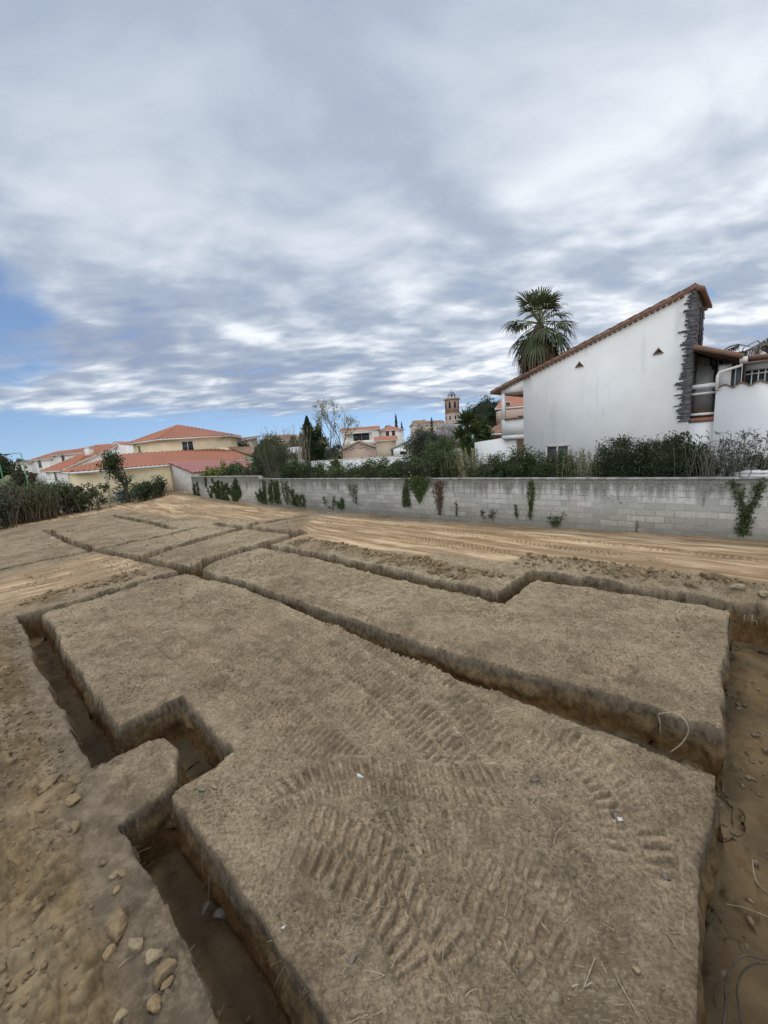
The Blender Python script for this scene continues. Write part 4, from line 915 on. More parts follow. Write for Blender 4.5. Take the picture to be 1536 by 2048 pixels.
mb = MB(); c = at(716, 866, 91); mb.box(c[0] - 3.2, c[0] + 3.2, c[1] - 0.9, c[1] + 0.85, c[2] - 0.12, c[2] + 0.12, lambda V: V - rel(h1)); mb.obj('terrace_canopy', M_pale, h1)
mb = MB(); c = at(729, 884, 91); mb.box(c[0] - 5, c[0] + 4, c[1] - 1.2, c[1] + 0.8, c[2] - 0.7, c[2] + 0.35, lambda V: V - rel(h1)); mb.obj('terrace_parapet', M_pale, h1)
h2 = far_house('gabled_house', 'low pinkish house whose gable carries wall ornaments, beyond the white garden wall', 686, 751, 915, 897, 62, 62, 10, M_pink, 'gable', 1.25, M_tile, [], ridge_along=False)
for x, y in ((696, 893), (703, 894), (722, 892), (735, 893)):
    mb = MB(); c = at(x, y, 61.9); a_ = np.linspace(0, 2 * math.pi, 9)
    mb.tube([c + np.array([0.28 * math.cos(q), 0, 0.34 * math.sin(q)]) - rel(h2) for q in a_], 0.06, 5); mb.obj('wall_ornament', M_greywall, h2)
far_house('white_house', 'white house with bright orange hipped roof left of the pale blossom tree', 756, 806, 890, 861, 98, 98, 9, M_pale, 'hip', 1.3, M_tile, [(775, 868, .9, 1.9), (787, 867, .9, 1.6)])
far_house('low_house', 'low house with an orange lean roof below the modern white house', 752, 792, 893, 881, 80, 80, 7, M_beige, 'gable', 0.9, M_tile)
far_house('village_house', 'long beige village house on the rise left of the tower', 836, 892, 880, 849, 130, 132, 9, M_beige, 'gable', 1.4, M_oldtile)
far_house('village_house', 'small ochre house with flat top peeping over the village roofs', 829, 850, 880, 841, 140, 140, 8, M_cream, 'flat', 0)
h3 = far_house('pink_house', 'pink house with orange roof seen through the porch of the white house', 1000, 1100, 850, 812, 36, 34, 7, M_pink, 'gable', 1.3, M_tile, [(1011, 818, .7, 1.2)])
mb = MB(); c = at(1003, 833, 35); mb.box(c[0] - .2, c[0] + 5, c[1] - 0.7, c[1] + 0.9, c[2] - 0.6, c[2] + 0.5, lambda V: V - rel(h3)); mb.obj('balcony', M_pink, h3)
far_house('tiled_outbuilding', 'small outbuilding with a striped clay tile roof beside the white porch', 982, 1030, 880, 866, 27, 25, 4, M_oldtile, 'gable', 0.95, M_oldtile)
# carport and vehicles on the lot beyond
cp = thing('carport', 'open carport with a dark sloping roof beside the grey bushes', 'carport', at(800, 900, 48) * np.array([1, 1, 0]))
a_, b_ = at(782, 899, 48), at(822, 879, 48); mb = MB(); mb.prism(np.array([a_, b_, b_ - [0, 0, .15], a_ - [0, 0, .15]]) - rel(cp), (0, 5, 0)); mb.obj('roof', simple('grey_sheet', (0.16, 0.155, 0.15)), cp)
for px_, q in ((786, a_), (819, b_)):
    for dy in (0.2, 4.6): mb = MB(); p = at(px_, 905, 48); mb.box(p[0] - .06, p[0] + .06, p[1] + dy, p[1] + dy + .12, -1, (a_[2] + (b_[2] - a_[2]) * (px_ - 782) / 40) - .16, lambda V: V - rel(cp)); mb.obj('post', M_wood, cp)
def van(name, label, x, y, Y, L, Wd, Ht, rz, motorhome=False):
    p = at(x, y, Y); zb = p[2]
    t = thing(name, label, 'camper van' if motorhome else 'van', (p[0], p[1], zb), rz)
    prof = [(-L / 2, .35), (L / 2, .35), (L / 2, 1.0), (L / 2 - .25, 1.15), (L / 2 - .75, Ht * .92), (L / 2 - 1.2, Ht), (-L / 2 + .08, Ht), (-L / 2, Ht - .12)]
    if motorhome: prof = [(-L / 2, .4), (L / 2, .4), (L / 2, 1.05), (L / 2 - .45, 1.3), (L / 2 - .35, 1.9), (L / 2 - .2, Ht - .15), (L / 2 - .5, Ht), (-L / 2 + .12, Ht), (-L / 2, Ht - .2)]
    mb = MB(); mb.prism([(a, -Wd / 2, z) for a, z in prof], (0, Wd, 0)); mb.obj('body', M_white, t)
    mb = MB(); mb.box(-L * .1, L * .18, -Wd / 2 - .012, -Wd / 2 - .002, Ht * .52, Ht * .76); mb.obj('side_window', M_dark, t)
    mb = MB(); mb.box(L / 2 - 1.0, L / 2 - .5, -Wd / 2 - .014, -Wd / 2 - .003, Ht * .5, Ht * .72); mb.obj('cab_window', M_dark, t)
    for sx in (-.3, .32):
        for sy in (-1, 1): mb = MB(); a = np.linspace(-.12, .12, 2); mb.tube([(L * sx, sy * (Wd / 2 - .12) + q, .35) for q in a], .34, 14); mb.obj('wheel', M_dark, t)
    return t
van('camper_van', 'white motorhome with a dark window parked behind the big shrub', 592, 941, 46, 2.1, 2.0, 2.75, 0.05, True)
van('delivery_van', 'white van with dark windows parked under the carport edge', 803, 921, 56, 2.3, 1.8, 1.75, 0.05)
lw = thing('garden_wall', 'long low white garden wall glimpsed above the clipped hedges', 'wall', at(625, 926, 33) * np.array([1, 1, 0]))
a_, b_ = at(622, 924, 33), at(822, 911, 36); d = (b_ - a_)[:2]; d /= np.linalg.norm(d)
mb = MB(); mb.prism(np.array([V3(a_, -.3), V3(b_, -.3), V3(b_, b_[2]), V3(a_, a_[2])]) - rel(lw), (0, 0.2, 0)); mb.obj('wall_panel', M_white, lw)
mb = MB(); mb.prism(np.array([V3(a_, a_[2] + .003), V3(b_, b_[2] + .003), V3(b_, b_[2] + .06), V3(a_, a_[2] + .06)]) - rel(lw) - np.array([0, .04, 0]), (0, 0.28, 0)); mb.obj('coping', M_white, lw)

# brick bell tower, octagonal, with an iron bell cage
M_tower = simple('tower_brick_hazed', (0.30, 0.185, 0.14), (0.36, 0.255, 0.20), 0.5, 0.95, 8, 0.05)  # brick colours lightened to stand for distance haze
M_towerstone = simple('tower_stone', (0.42, 0.34, 0.27), (0.34, 0.27, 0.21), 0.6, 0.95)
bt0, bt1 = at(893, 880, 150), at(919, 795, 150); bc = at(905.5, 850, 150)
bt = thing('bell_tower', 'octagonal brick church bell tower with arched openings and iron bell cage on top', 'tower', (bc[0], bc[1], 0), 0.25)
Rt = 2.75; zT = at(905, 797, 150)[2]
def octo(r, z, ph=math.pi / 8): return [(r * math.cos(ph + k * math.pi / 4), r * math.sin(ph + k * math.pi / 4), z) for k in range(8)]
mb = MB(); mb.prism(octo(Rt, 0), (0, 0, zT - 5.2)); mb.obj('lower_shaft', M_towerstone, bt)
mb = MB(); mb.prism(octo(Rt * 0.97, zT - 5.195), (0, 0, 4.6)); mb.obj('upper_shaft', M_tower, bt)
mb = MB(); mb.prism(octo(Rt * 1.09, zT - 0.59), (0, 0, 0.6)); mb.prism(octo(Rt * 1.05, zT - 5.4), (0, 0, 0.2)); mb.obj('cornice', M_tower, bt)
for k in range(8):
    a = k * math.pi / 4; n3 = np.array([math.cos(a), math.sin(a), 0]); u3 = np.array([-n3[1], n3[0], 0]); ap_ = Rt * 0.97 * math.cos(math.pi / 8)
    for zc, hw_, hh, nm in ((zT - 3.6, .42, 1.9, 'arched_opening'), (zT - 7.8, .3, 1.1, 'arched_opening')):
        apz = ap_ if zc > zT - 5 else Rt * math.cos(math.pi / 8)
        arc = [(-hw_, 0), (hw_, 0)] + [(hw_ * math.cos(q), hh + hw_ * math.sin(q)) for q in np.linspace(0, math.pi, 7)]
        mb = MB(); mb.prism(np.array([n3 * (apz + 0.01) + u3 * x + np.array([0, 0, zc + z]) for x, z in arc]), -n3 * 0.25 + n3 * 0.27); mb.obj(nm, M_dark, bt)
mb = MB()
for k in range(8):
    a = math.pi / 8 + k * math.pi / 4; mb.tube([(1.5 * math.cos(a), 1.5 * math.sin(a), zT), (1.45 * math.cos(a), 1.45 * math.sin(a), zT + 1.2), (.7 * math.cos(a), .7 * math.sin(a), zT + 2.1), (0, 0, zT + 2.4)], .07, 5)
mb.tube([(1.5 * math.cos(a), 1.5 * math.sin(a), zT + 1.2) for a in np.linspace(0, 2 * math.pi, 17)], .06, 5)
mb.tube([(0, 0, zT + 2.3), (0, 0, zT + 3.3)], .05, 5); mb.tube([(-.35, 0, zT + 2.9), (.35, 0, zT + 2.9)], .045, 5); mb.obj('bell_cage', M_iron, bt)
mb = MB(); mb.tube([(0, 0, zT + 1.9), (0, 0, zT + 1.6), (0, 0, zT + 1.0), (0, 0, zT + .85)], [.1, .35, .45, .6], 10); mb.obj('bell', M_iron, bt)

# green street lamps on the left
def lamp(x, ytop, Y, label, arm=0):
    pt = at(x, ytop, Y); t = thing('street_lamp', label, 'street lamp', (pt[0], pt[1], 0), group='green street lamps'); H = pt[2]
    mb = MB(); mb.tube([(0, 0, -0.5), (0, 0, H * .3), (0, 0, H)], [.065, .05, .04], 8); mb.obj('pole', M_green, t, True)
    mb = MB(); mb.tube([(0, 0, H - .05), (-.12, 0, H + .04), (-.6, 0, H + .07), (-1.25, 0, H + .02)], .03, 8); mb.obj('arm', M_green, t, True)
    mb = MB(); mb.prism([(-1.2, -.1, H - .04), (-1.2, .1, H - .04), (-1.75, .13, H - .05), (-1.75, -.13, H - .05)], (0, 0, .11)); mb.obj('lamp_head', M_iron, t)
    return t
lamp(42, 907, 40, 'green street lamp with a curved arm beside the white houses')
lamp(-5, 912, 40, 'green street lamp pole cut off at the left picture edge')

# ------------------------------------------------------------------ vegetation
L_dark = leafmat('leaf_dark', [(0.022, 0.040, 0.013), (0.044, 0.076, 0.022), (0.078, 0.115, 0.034)])
L_mid = leafmat('leaf_mid', [(0.042, 0.066, 0.019), (0.078, 0.120, 0.034), (0.125, 0.17, 0.05)])
L_olive = leafmat('leaf_olive', [(0.055, 0.062, 0.028), (0.085, 0.098, 0.045), (0.13, 0.14, 0.07)])
L_yellow = leafmat('leaf_yellow', [(0.10, 0.13, 0.02), (0.19, 0.21, 0.03), (0.30, 0.28, 0.06)])
L_grey = leafmat('leaf_grey', [(0.055, 0.065, 0.045), (0.09, 0.10, 0.072), (0.13, 0.14, 0.105)])
L_bamboo = leafmat('leaf_bamboo', [(0.07, 0.095, 0.025), (0.13, 0.16, 0.05), (0.20, 0.22, 0.08)])
L_conifer = leafmat('leaf_conifer', [(0.012, 0.026, 0.012), (0.024, 0.045, 0.018), (0.04, 0.065, 0.026)], 0.1)
L_cypress = leafmat('leaf_cypress', [(0.014, 0.026, 0.010), (0.026, 0.045, 0.016), (0.052, 0.078, 0.026)], 0.08)
L_ivy = leafmat('leaf_ivy', [(0.028, 0.046, 0.015), (0.058, 0.084, 0.026), (0.115, 0.145, 0.045)])
L_redbrown = leafmat('leaf_redbrown', [(0.09, 0.045, 0.03), (0.15, 0.085, 0.05), (0.20, 0.13, 0.08)])
L_blossom = leafmat('blossom_white', [(0.42, 0.38, 0.39), (0.55, 0.51, 0.51), (0.68, 0.65, 0.64)], 0.3)
L_cream = leafmat('blossom_cream', [(0.50, 0.48, 0.40), (0.62, 0.6, 0.52), (0.7, 0.68, 0.6)], 0.3)
L_spring = leafmat('leaf_spring', [(0.16, 0.17, 0.05), (0.26, 0.25, 0.09), (0.34, 0.32, 0.14)], 0.35)
L_palm = leafmat('leaf_palm', [(0.045, 0.062, 0.022), (0.075, 0.095, 0.035), (0.12, 0.135, 0.055)], 0.15, 0.45)
L_paledry = leafmat('leaf_pale_dry', [(0.20, 0.165, 0.10), (0.30, 0.25, 0.16), (0.38, 0.33, 0.22)], 0.15)
L_deadfrond = leafmat('dead_frond', [(0.085, 0.058, 0.036), (0.14, 0.098, 0.062), (0.21, 0.155, 0.10)], 0.1, 0.8)
L_yucca = leafmat('leaf_yucca', [(0.03, 0.052, 0.016), (0.06, 0.09, 0.026), (0.11, 0.14, 0.045)], 0.1, 0.4)

def leafset(C, size, aspect=0.5, up=0.3, D=None, rs=None):
    """folded leaf-shaped faces at centres C; D gives their direction, else random with a lift"""
    rs = rs or rng; C = np.asarray(C, float); n = len(C)
    if D is None:
        D = rs.normal(size=(n, 3)); D[:, 2] += up
    D = D / (np.linalg.norm(D, axis=1, keepdims=True) + 1e-9)
    R = rs.normal(size=(n, 3)); S = np.cross(D, R); S /= np.linalg.norm(S, axis=1, keepdims=True) + 1e-9; Nn = np.cross(D, S)
    s = np.broadcast_to(np.asarray(size, float), (n,)) * rs.uniform(0.6, 1.35, n); s = s[:, None]; w = s * aspect
    V = np.stack([C - D * s * 0.5, C + S * w * 0.5 + Nn * s * 0.08, C + D * s * 0.5, C - S * w * 0.5 + Nn * s * 0.08], 1).reshape(-1, 3)
    F = np.arange(4 * n).reshape(n, 4)
    return V, F
def leaf_obj(name, C, size, mat, parent, **kw):
    V, F = leafset(C, size, **kw); o = link(name, mesh_data(name, V, F, mat), parent); return o
def blobcloud(blobs, n, rs, shell=0.45, clumps=60, spread=0.16):
    """leaf centres gathered in clumps near the skin of several ellipsoids"""
    vol = np.array([b[3] * b[4] + b[4] * b[5] + b[3] * b[5] for b in blobs]); pick = rs.choice(len(blobs), clumps, p=vol / vol.sum())
    B = np.array(blobs)[pick]; d = rs.normal(size=(clumps, 3)); d /= np.linalg.norm(d, axis=1, keepdims=True)
    r = 1 - shell * rs.random(clumps) ** 1.6; K = B[:, :3] + d * B[:, 3:6] * r[:, None]
    size = B[:, 3:6].mean(1)
    j = rs.integers(0, clumps, n); P = K[j] + rs.normal(size=(n, 3)) * (size[j] * spread)[:, None]
    return P
def core_obj(name, blobs, mat, parent, rs, k=0.72):
    mb = MB()
    for b in blobs:
        th = np.linspace(0, 2 * np.pi, 9)[:-1]; ph = np.linspace(-1.3, 1.3, 5)
        V = np.array([[b[0] + b[3] * k * math.cos(p) * math.cos(t) * rs.uniform(.85, 1.1), b[1] + b[4] * k * math.cos(p) * math.sin(t) * rs.uniform(.85, 1.1), b[2] + b[5] * k * math.sin(p)] for p in ph for t in th])
        F = [(i * 8 + j, i * 8 + (j + 1) % 8, (i + 1) * 8 + (j + 1) % 8, (i + 1) * 8 + j) for i in range(4) for j in range(8)] + [tuple(range(8))[::-1], tuple(range(32, 40))]
        mb.add(V, F)
    return mb.obj(name, mat, parent)
def stems(n, x0, x1, y0, y1, h, lean, r, rs, segs=5, curve=0.2, hvar=0.3):
    out = []
    for _ in range(n):
        b = np.array([rs.uniform(x0, x1), rs.uniform(y0, y1), 0.0]); hh = h * rs.uniform(1 - hvar, 1.0); a = rs.normal(size=2) * lean; c = rs.normal(size=2) * curve
        t = np.linspace(0, 1, segs)[:, None]
        P = b + np.concatenate([a[None] * t * hh + c[None] * t ** 2 * hh * 0.5, t * hh], 1)
        out.append((P, np.linspace(r, r * 0.35, segs) * rs.uniform(0.7, 1.2)))
    return out
seedc = [100]
def place(x0, x1, ytop, Y, zb=None):
    seedc[0] += 1; a = at(x0, ytop, Y); b = at(x1, ytop, Y); g_ = 0.3 if zb is None else zb
    return (a + b) / 2, abs(b[0] - a[0]), (a[2] + b[2]) / 2 - g_, g_, np.random.default_rng(seedc[0])
WPLAN = math.atan2(-0.626, 0.780)
def hedge(name, label, x0, x1, ytop, off, mat, n, leaf, cat='hedge', aspect=0.5, up=0.3, dep=0.9, dots=None, twigs=True, zlow=0.0, lump=0.16, group=None, dot_n=120, dot_size=0.05):
    """clipped or loose hedge running along the block wall, `off` metres behind it"""
    p0 = onplane(x0, ytop, W_D + off, WN); p1 = onplane(x1, ytop, W_D + off, WN); seedc[0] += 1; rs = np.random.default_rng(seedc[0])
    zg = 0.35; L = float(np.linalg.norm((p1 - p0)[:2])); h = (p0[2] + p1[2]) / 2 - zg; c = (p0 + p1) / 2
    t = thing(name, label, cat, (c[0], c[1], zg), WPLAN, group)
    k = max(2, int(L / (dep * 0.75))); bl = []
    for i in range(k):
        hh = h * (1 - lump * rs.random()); x = -L / 2 + L * (i + .5) / k
        bl.append((x, rs.normal() * .05, hh * 0.66, L / k * 0.85, dep * .55, hh * 0.40)); bl.append((x, rs.normal() * .05, hh * 0.28, L / k * 0.8, dep * .5, hh * 0.36))
    P = blobcloud(bl, int(n * 1.9), rs, 0.35, max(60, int(n / 28)), 0.13); P = P[(P[:, 2] > zlow) & (np.abs(P[:, 0]) < L / 2 + 0.2)]
    leaf_obj('foliage', P, leaf * 1.15, mat, t, aspect=aspect, up=up, rs=rs)
    if twigs:
        mb = MB()
        for Pp, r in stems(max(6, int(L * 7)), -L / 2, L / 2, -dep * .3, dep * .3, h * 0.9, .10, .018, rs): mb.tube(Pp, r, 4)
        mb.obj('stems', M_bark, t)
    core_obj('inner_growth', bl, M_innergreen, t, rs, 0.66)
    if dots:
        Q = blobcloud(bl, dot_n, rs, 0.08, dot_n, 0.05); Q = Q[Q[:, 1] < 0.2]
        leaf_obj('blossoms', Q, dot_size, dots, t, aspect=0.9, rs=rs)
    return t
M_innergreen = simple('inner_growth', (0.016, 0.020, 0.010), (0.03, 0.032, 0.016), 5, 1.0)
def canes(name, label, x0, x1, ytop, off, leafm, n, nl, stemm, cat='shrub', lean=0.05, r=0.014, leaf=0.14, aspect=0.16, leaf_from=0.3, curve=0.15, group=None, droop=0.0, hvar=0.35):
    p0 = onplane(x0, ytop, W_D + off, WN); p1 = onplane(x1, ytop, W_D + off, WN); seedc[0] += 1; rs = np.random.default_rng(seedc[0])
    zg = 0.35; L = float(np.linalg.norm((p1 - p0)[:2])); h = (p0[2] + p1[2]) / 2 - zg; c = (p0 + p1) / 2
    t = thing(name, label, cat, (c[0], c[1], zg), WPLAN, group)
    S = stems(n, -L / 2, L / 2, -.3, .3, h, lean, r, rs, 6, curve, hvar); mb = MB()
    for P, rr in S: mb.tube(P, rr, 4)
    mb.obj('canes', stemm, t)
    if nl:
        C = []; D = []
        for _ in range(nl):
            P, rr = S[rs.integers(0, n)]; u = leaf_from + (1 - leaf_from) * rs.random() ** 0.7; i = min(int(u * 5), 4); f = u * 5 - i
            d = rs.normal(size=3); d[2] = abs(d[2]) * .6 + .35 - droop; d /= np.linalg.norm(d); C.append(P[i] * (1 - f) + P[i + 1] * f + d * leaf * .5); D.append(d)
        leaf_obj('foliage', np.array(C), leaf, leafm, t, aspect=aspect, D=np.array(D), rs=rs)
    return t

# hedges behind the wall, from the left end to the right picture edge
hedge('clipped_hedge', 'yellow green hedge above the left end of the block wall', 399, 458, 928, 1.2, L_yellow, 3600, 0.13, dep=1.3, lump=.2)
hedge('clipped_hedge', 'dark green hedge between the yellow hedge and the tall willowy shrub', 452, 515, 928, 1.3, L_mid, 3200, 0.11, dep=1.2, lump=.08)
hedge('laurel_bush', 'rounded near-black bush in front of the white motorhome', 572, 642, 912, 1.1, L_dark, 4200, 0.10, 'bush', dep=1.6, lump=.25)
hedge('laurel_bush', 'small dark bush with grey stems at the foot of the willowy shrub', 553, 592, 931, 0.9, L_dark, 1500, 0.09, 'bush', dep=1.0, lump=.3)
hedge('loose_hedge', 'dark hedge sprinkled with pale flowers right of the near-black bush', 632, 702, 924, 1.0, L_mid, 4600, 0.085, dep=1.1, dots=L_cream, lump=.25)
hedge('clipped_hedge', 'flat topped green hedge below the long white garden wall', 694, 806, 920, 1.0, L_mid, 8200, 0.075, dep=1.1, lump=.10)
hedge('mixed_hedge', 'tall dark hedge with a pale pinkish dying patch', 795, 912, 899, 1.0, L_dark, 9000, 0.085, dep=1.3, dots=L_paledry, lump=.22, dot_n=160, dot_size=.08)
hedge('flowering_hedge', 'dark glossy hedge dotted with small white flowers, below the porch', 948, 1062, 897, 1.0, L_dark, 10500, 0.07, dep=1.2, dots=L_cream, lump=.22, dot_n=90, dot_size=.045)
hedge('clipped_hedge', 'dense dark hedge under the white house window', 1052, 1140, 908, 0.9, L_dark, 9500, 0.06, dep=1.0, lump=.10)
canes('bamboo_clump', 'pale green feathery clump in the hedge left of the porch', 895, 962, 897, 0.9, L_bamboo, 90, 2600, M_cane, 'bamboo', .08, .010, .13, .18, .45)
canes('bamboo_clump', 'light green leafy bamboo clump with bare canes, left of the broad conifer', 1118, 1212, 897, 0.8, L_bamboo, 110, 3000, M_cane, 'bamboo', .06, .011, .10, .22, .55)
hedge('spreading_conifer', 'broad dark conifer with layered sprays in front of the white gable', 1204, 1372, 884, 0.9, L_cypress, 17000, 0.085, 'conifer', 0.28, 0.1, 1.4, lump=.16)
hedge('viburnum_bush', 'dark leafy bush behind the bare grey canes', 1335, 1428, 873, 1.4, L_dark, 5200, 0.085, 'bush', dep=1.1, lump=.2)
canes('bare_cane_clump', 'clump of straight grey leafless canes right of the broad conifer', 1352, 1432, 880, 0.55, L_olive, 46, 90, M_greybark, 'shrub', .05, .013, .10, .2, .6)
canes('oleander_shrub', 'tall oleander with grey stems and dark narrow leaves before the right white wall', 1418, 1534, 860, 0.55, L_grey, 80, 1500, M_greybark, 'shrub', .12, .012, .17, .17, .35, .25)
hedge('dark_bush', 'dark bush cut by the right picture edge behind the oleander', 1515, 1600, 905, 0.8, L_dark, 3600, 0.075, 'bush', dep=.9)
for k_, (x_, y_) in enumerate(((840, 912), (852, 906), (861, 916), (846, 922))): pass
# tall willowy shrub and thicket behind the hedge
def shrub_tree(name, label, cat, x0, x1, ytop, Y, leafm, nl, leaf, stemm, nst=14, zb=0.0, lean=.22, clumps=80, core=0.0, low=.25, aspect=.4, rs_r=.035, up=.5, D=None, spread=.14):
    c, w, h, zg, rs = place(x0, x1, ytop, Y, zb); t = thing(name, label, cat, (c[0], c[1], zg))
    mb = MB()
    for P, r in stems(nst, -w * .12, w * .12, -w * .12, w * .12, h * .92, lean, rs_r, rs, 6, .25): mb.tube(P, r, 5)
    mb.obj('stems', stemm, t)
    bl = [(rs.uniform(-.22, .22) * w, rs.uniform(-.2, .2) * w, h * (low + (1 - low) * rs.uniform(.35, .72)), w * .27, w * .27, h * (1 - low) * .28) for _ in range(7)] + [(0, 0, h * (1 + low) / 2, w * .42, w * .38, h * (1 - low) * .46)]
    P = blobcloud(bl, nl, rs, .6, clumps, spread); P = P[P[:, 2] < h * 1.02]
    leaf_obj('foliage', P, leaf, leafm, t, aspect=aspect, up=up, rs=rs)
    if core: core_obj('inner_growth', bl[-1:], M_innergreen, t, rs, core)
    return t
shrub_tree('willowy_shrub', 'tall olive green willowy shrub with many pale upright stems behind the wall step', 'shrub', 496, 588, 866, 27, L_olive, 8200, .13, M_greybark, 34, 0.2, .13, 150, aspect=.18, up=1.6, rs_r=.028, low=.3)
shrub_tree('laurel_tree', 'dark round laurel thicket behind the willowy shrub', 'tree', 484, 582, 864, 33, L_dark, 8200, .16, M_bark, 6, 0, .2, 90, .8, .1)
def reeds(name, label, x0, x1, ytop, Y, n, mat, cat='reeds', leaf=.35, nl=500, zb=0):
    c, w, h, zg, rs = place(x0, x1, ytop, Y, zb); t = thing(name, label, cat, (c[0], c[1], zg))
    S = stems(n, -w / 2, w / 2, -.8, .8, h, .05, .02, rs, 6, .12, .3); mb = MB()
    for P, r in S: mb.tube(P, r, 4)
    mb.obj('canes', M_cane, t); C = []; D = []
    for _ in range(nl):
        P, r = S[rs.integers(0, n)]; u = .35 + .65 * rs.random(); i = min(int(u * 5), 4); d = np.array([rs.normal(), rs.normal(), 1.3]); d /= np.linalg.norm(d); C.append(P[i] + (P[i + 1] - P[i]) * (u * 5 - i) + d * leaf * .45); D.append(d)
    leaf_obj('foliage', np.array(C), leaf, mat, t, aspect=.08, D=np.array(D), rs=rs); return t
reeds('giant_reeds', 'straw coloured giant reeds rising left of the dark conifers', 555, 612, 848, 36, 70, L_paledry)
reeds('giant_reeds', 'thin pale reeds standing above the willowy shrub', 508, 556, 852, 37, 34, L_paledry, nl=220)
def conifer(name, label, x0, x1, ytop, Y, n, leaf=.22, mat=None, zb=0, cat='conifer', narrow=False):
    c, w, h, zg, rs = place(x0, x1, ytop, Y, zb); t = thing(name, label, cat, (c[0], c[1], zg))
    mb = MB(); mb.tube([(0, 0, 0), (0, 0, h * .5), (.03, 0, h * .96)], [w * .06 + .04, w * .035 + .02, .012], 6); mb.obj('trunk', M_bark, t)
    nb_ = 120; u = rs.random(nb_) ** .8; a = rs.uniform(0, 2 * np.pi, nb_); rr = w / 2 * (np.minimum(1, (1 - u) * 1.7) ** (.6 if narrow else .8)) * rs.uniform(.55, 1.12, nb_)
    K = np.stack([np.cos(a) * rr * .75, np.sin(a) * rr * .75, h * (.06 + .93 * u)], 1); j = rs.integers(0, nb_, n)
    P = K[j] + rs.normal(size=(n, 3)) * np.stack([.18 * rr[j] + .03, .18 * rr[j] + .03, .022 * h + 0 * rr[j]], 1); D = np.stack([K[j][:, 0], K[j][:, 1], 0.8 + .9 * rr[j]], 1) + rs.normal(size=(n, 3)) * .35
    leaf_obj('foliage', P, leaf, mat or L_conifer, t, aspect=.3, D=D, rs=rs)
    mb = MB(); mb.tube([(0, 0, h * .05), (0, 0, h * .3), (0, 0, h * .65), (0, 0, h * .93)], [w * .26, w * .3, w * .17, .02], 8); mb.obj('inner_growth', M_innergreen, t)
    return t
conifer('dark_conifer', 'tallest dark pointed conifer behind the motorhome', 588, 638, 836, 53, 8600, .36)
conifer('dark_conifer', 'second dark conifer spire close right of the tallest one', 610, 660, 850, 54, 7000, .36)
conifer('dark_conifer', 'low dark conifer mass left of the tallest conifer', 560, 610, 872, 55, 4200, .36)
conifer('cypress_tree', 'slim dark cypress standing above the orange roofs', 787, 796, 830, 110, 900, .5, narrow=True, cat='cypress')
conifer('cypress_tree', 'short cypress tip right of the slim one', 799, 807, 844, 112, 500, .45, narrow=True, cat='cypress')
conifer('cypress_tree', 'small cypress left of the church tower', 858, 868, 835, 125, 600, .5, narrow=True, cat='cypress')
shrub_tree('soft_bush', 'soft grey green bush below the bare tree', 'bush', 640, 688, 884, 36, L_grey, 2600, .17, M_bark, 6, 0, .2, 60, .7)
shrub_tree('soft_bush', 'pale green bush between bare tree and garden wall', 'bush', 650, 690, 906, 31, L_bamboo, 1300, .13, M_bark, 6, 0, .2, 50, .6)
shrub_tree('olive_tree', 'grey green olive tree behind the sloping wing of the cream house', 'tree', 466, 500, 874, 50, L_olive, 1800, .2, M_bark, 5, 0, .2, 40, .6, .3)
shrub_tree('grey_bush', 'large grey green bush with smoky outline right of the carport', 'bush', 800, 905, 851, 44, L_grey, 8000, .22, M_bark, 9, 0, .2, 150, .75, .1)
shrub_tree('grey_bush', 'darker green bush between carport and yucca', 'bush', 838, 925, 872, 36, L_mid, 6000, .18, M_bark, 9, 0, .2, 130, .75, .08)
shrub_tree('blossom_tree', 'white blossoming almond tree right of the grey bush', 'tree', 855, 925, 838, 48, L_blossom, 4200, .17, M_bark, 8, 0, .2, 110, 0, .25, .8)
shrub_tree('far_tree', 'distant green tree left of the slim cypress', 'tree', 764, 790, 846, 118, L_mid, 900, .6, M_bark, 4, 0, .2, 30, .7, .2)
shrub_tree('stone_pine', 'large dark rounded pine behind the yucca', 'tree', 922, 1018, 792, 62, L_conifer, 11000, .38, M_bark, 6, 0, .12, 170, .85, .3, .3)
shrub_tree('far_tree', 'dark green tree at the left picture edge behind the lamp posts', 'tree', -60, 18, 900, 75, L_dark, 5000, .45, M_bark, 5, 0, .15, 90, .85, .15)
shrub_tree('far_tree', 'low dark tree line behind the white houses at far left', 'tree', 18, 62, 913, 110, L_conifer, 2200, .6, M_bark, 5, 0, .15, 60, .85, .1)
shrub_tree('far_tree', 'reddish brown leafed tree in front of the white houses', 'tree', 44, 70, 928, 48, L_redbrown, 1200, .22, M_bark, 5, 0, .15, 40, .5, .1)
shrub_tree('far_tree', 'hazy green tree between the lamp posts', 'tree', 12, 52, 928, 44, L_olive, 2600, .22, M_bark, 5, 0, .15, 60, .7, .1)

# the bare tree with its first pale leaves
def grow(rs, p, d, L, r, lev, out, tips, split=(2, 3), up=.15, spread=.5, shrink=.74):
    k = 4; P = [p]; dd = d.copy()
    for _ in range(k):
        dd = dd + rs.normal(size=3) * .10 + np.array([0, 0, up * .1]); dd /= np.linalg.norm(dd); P.append(P[-1] + dd * L / k)
    out.append((np.array(P), np.linspace(r, r * .66, k + 1), lev))
    if lev == 0: tips.append((P[-1], dd)); tips.append((P[2], dd)); return
    for _ in range(rs.integers(split[0], split[1] + 1)):
        nd = dd + rs.normal(size=3) * spread; nd[2] += up; nd /= np.linalg.norm(nd); grow(rs, P[-1], nd, L * shrink * rs.uniform(.8, 1.15), r * .62, lev - 1, out, tips, split, up, spread, shrink)
    if lev >= 2:
        nd = dd + rs.normal(size=3) * spread * 1.3; nd /= np.linalg.norm(nd); grow(rs, P[2], nd, L * shrink * .8, r * .5, lev - 2, out, tips, split, up, spread, shrink)
c = at(668, 912, 45); rs = np.random.default_rng(12); H = at(668, 798, 45)[2]
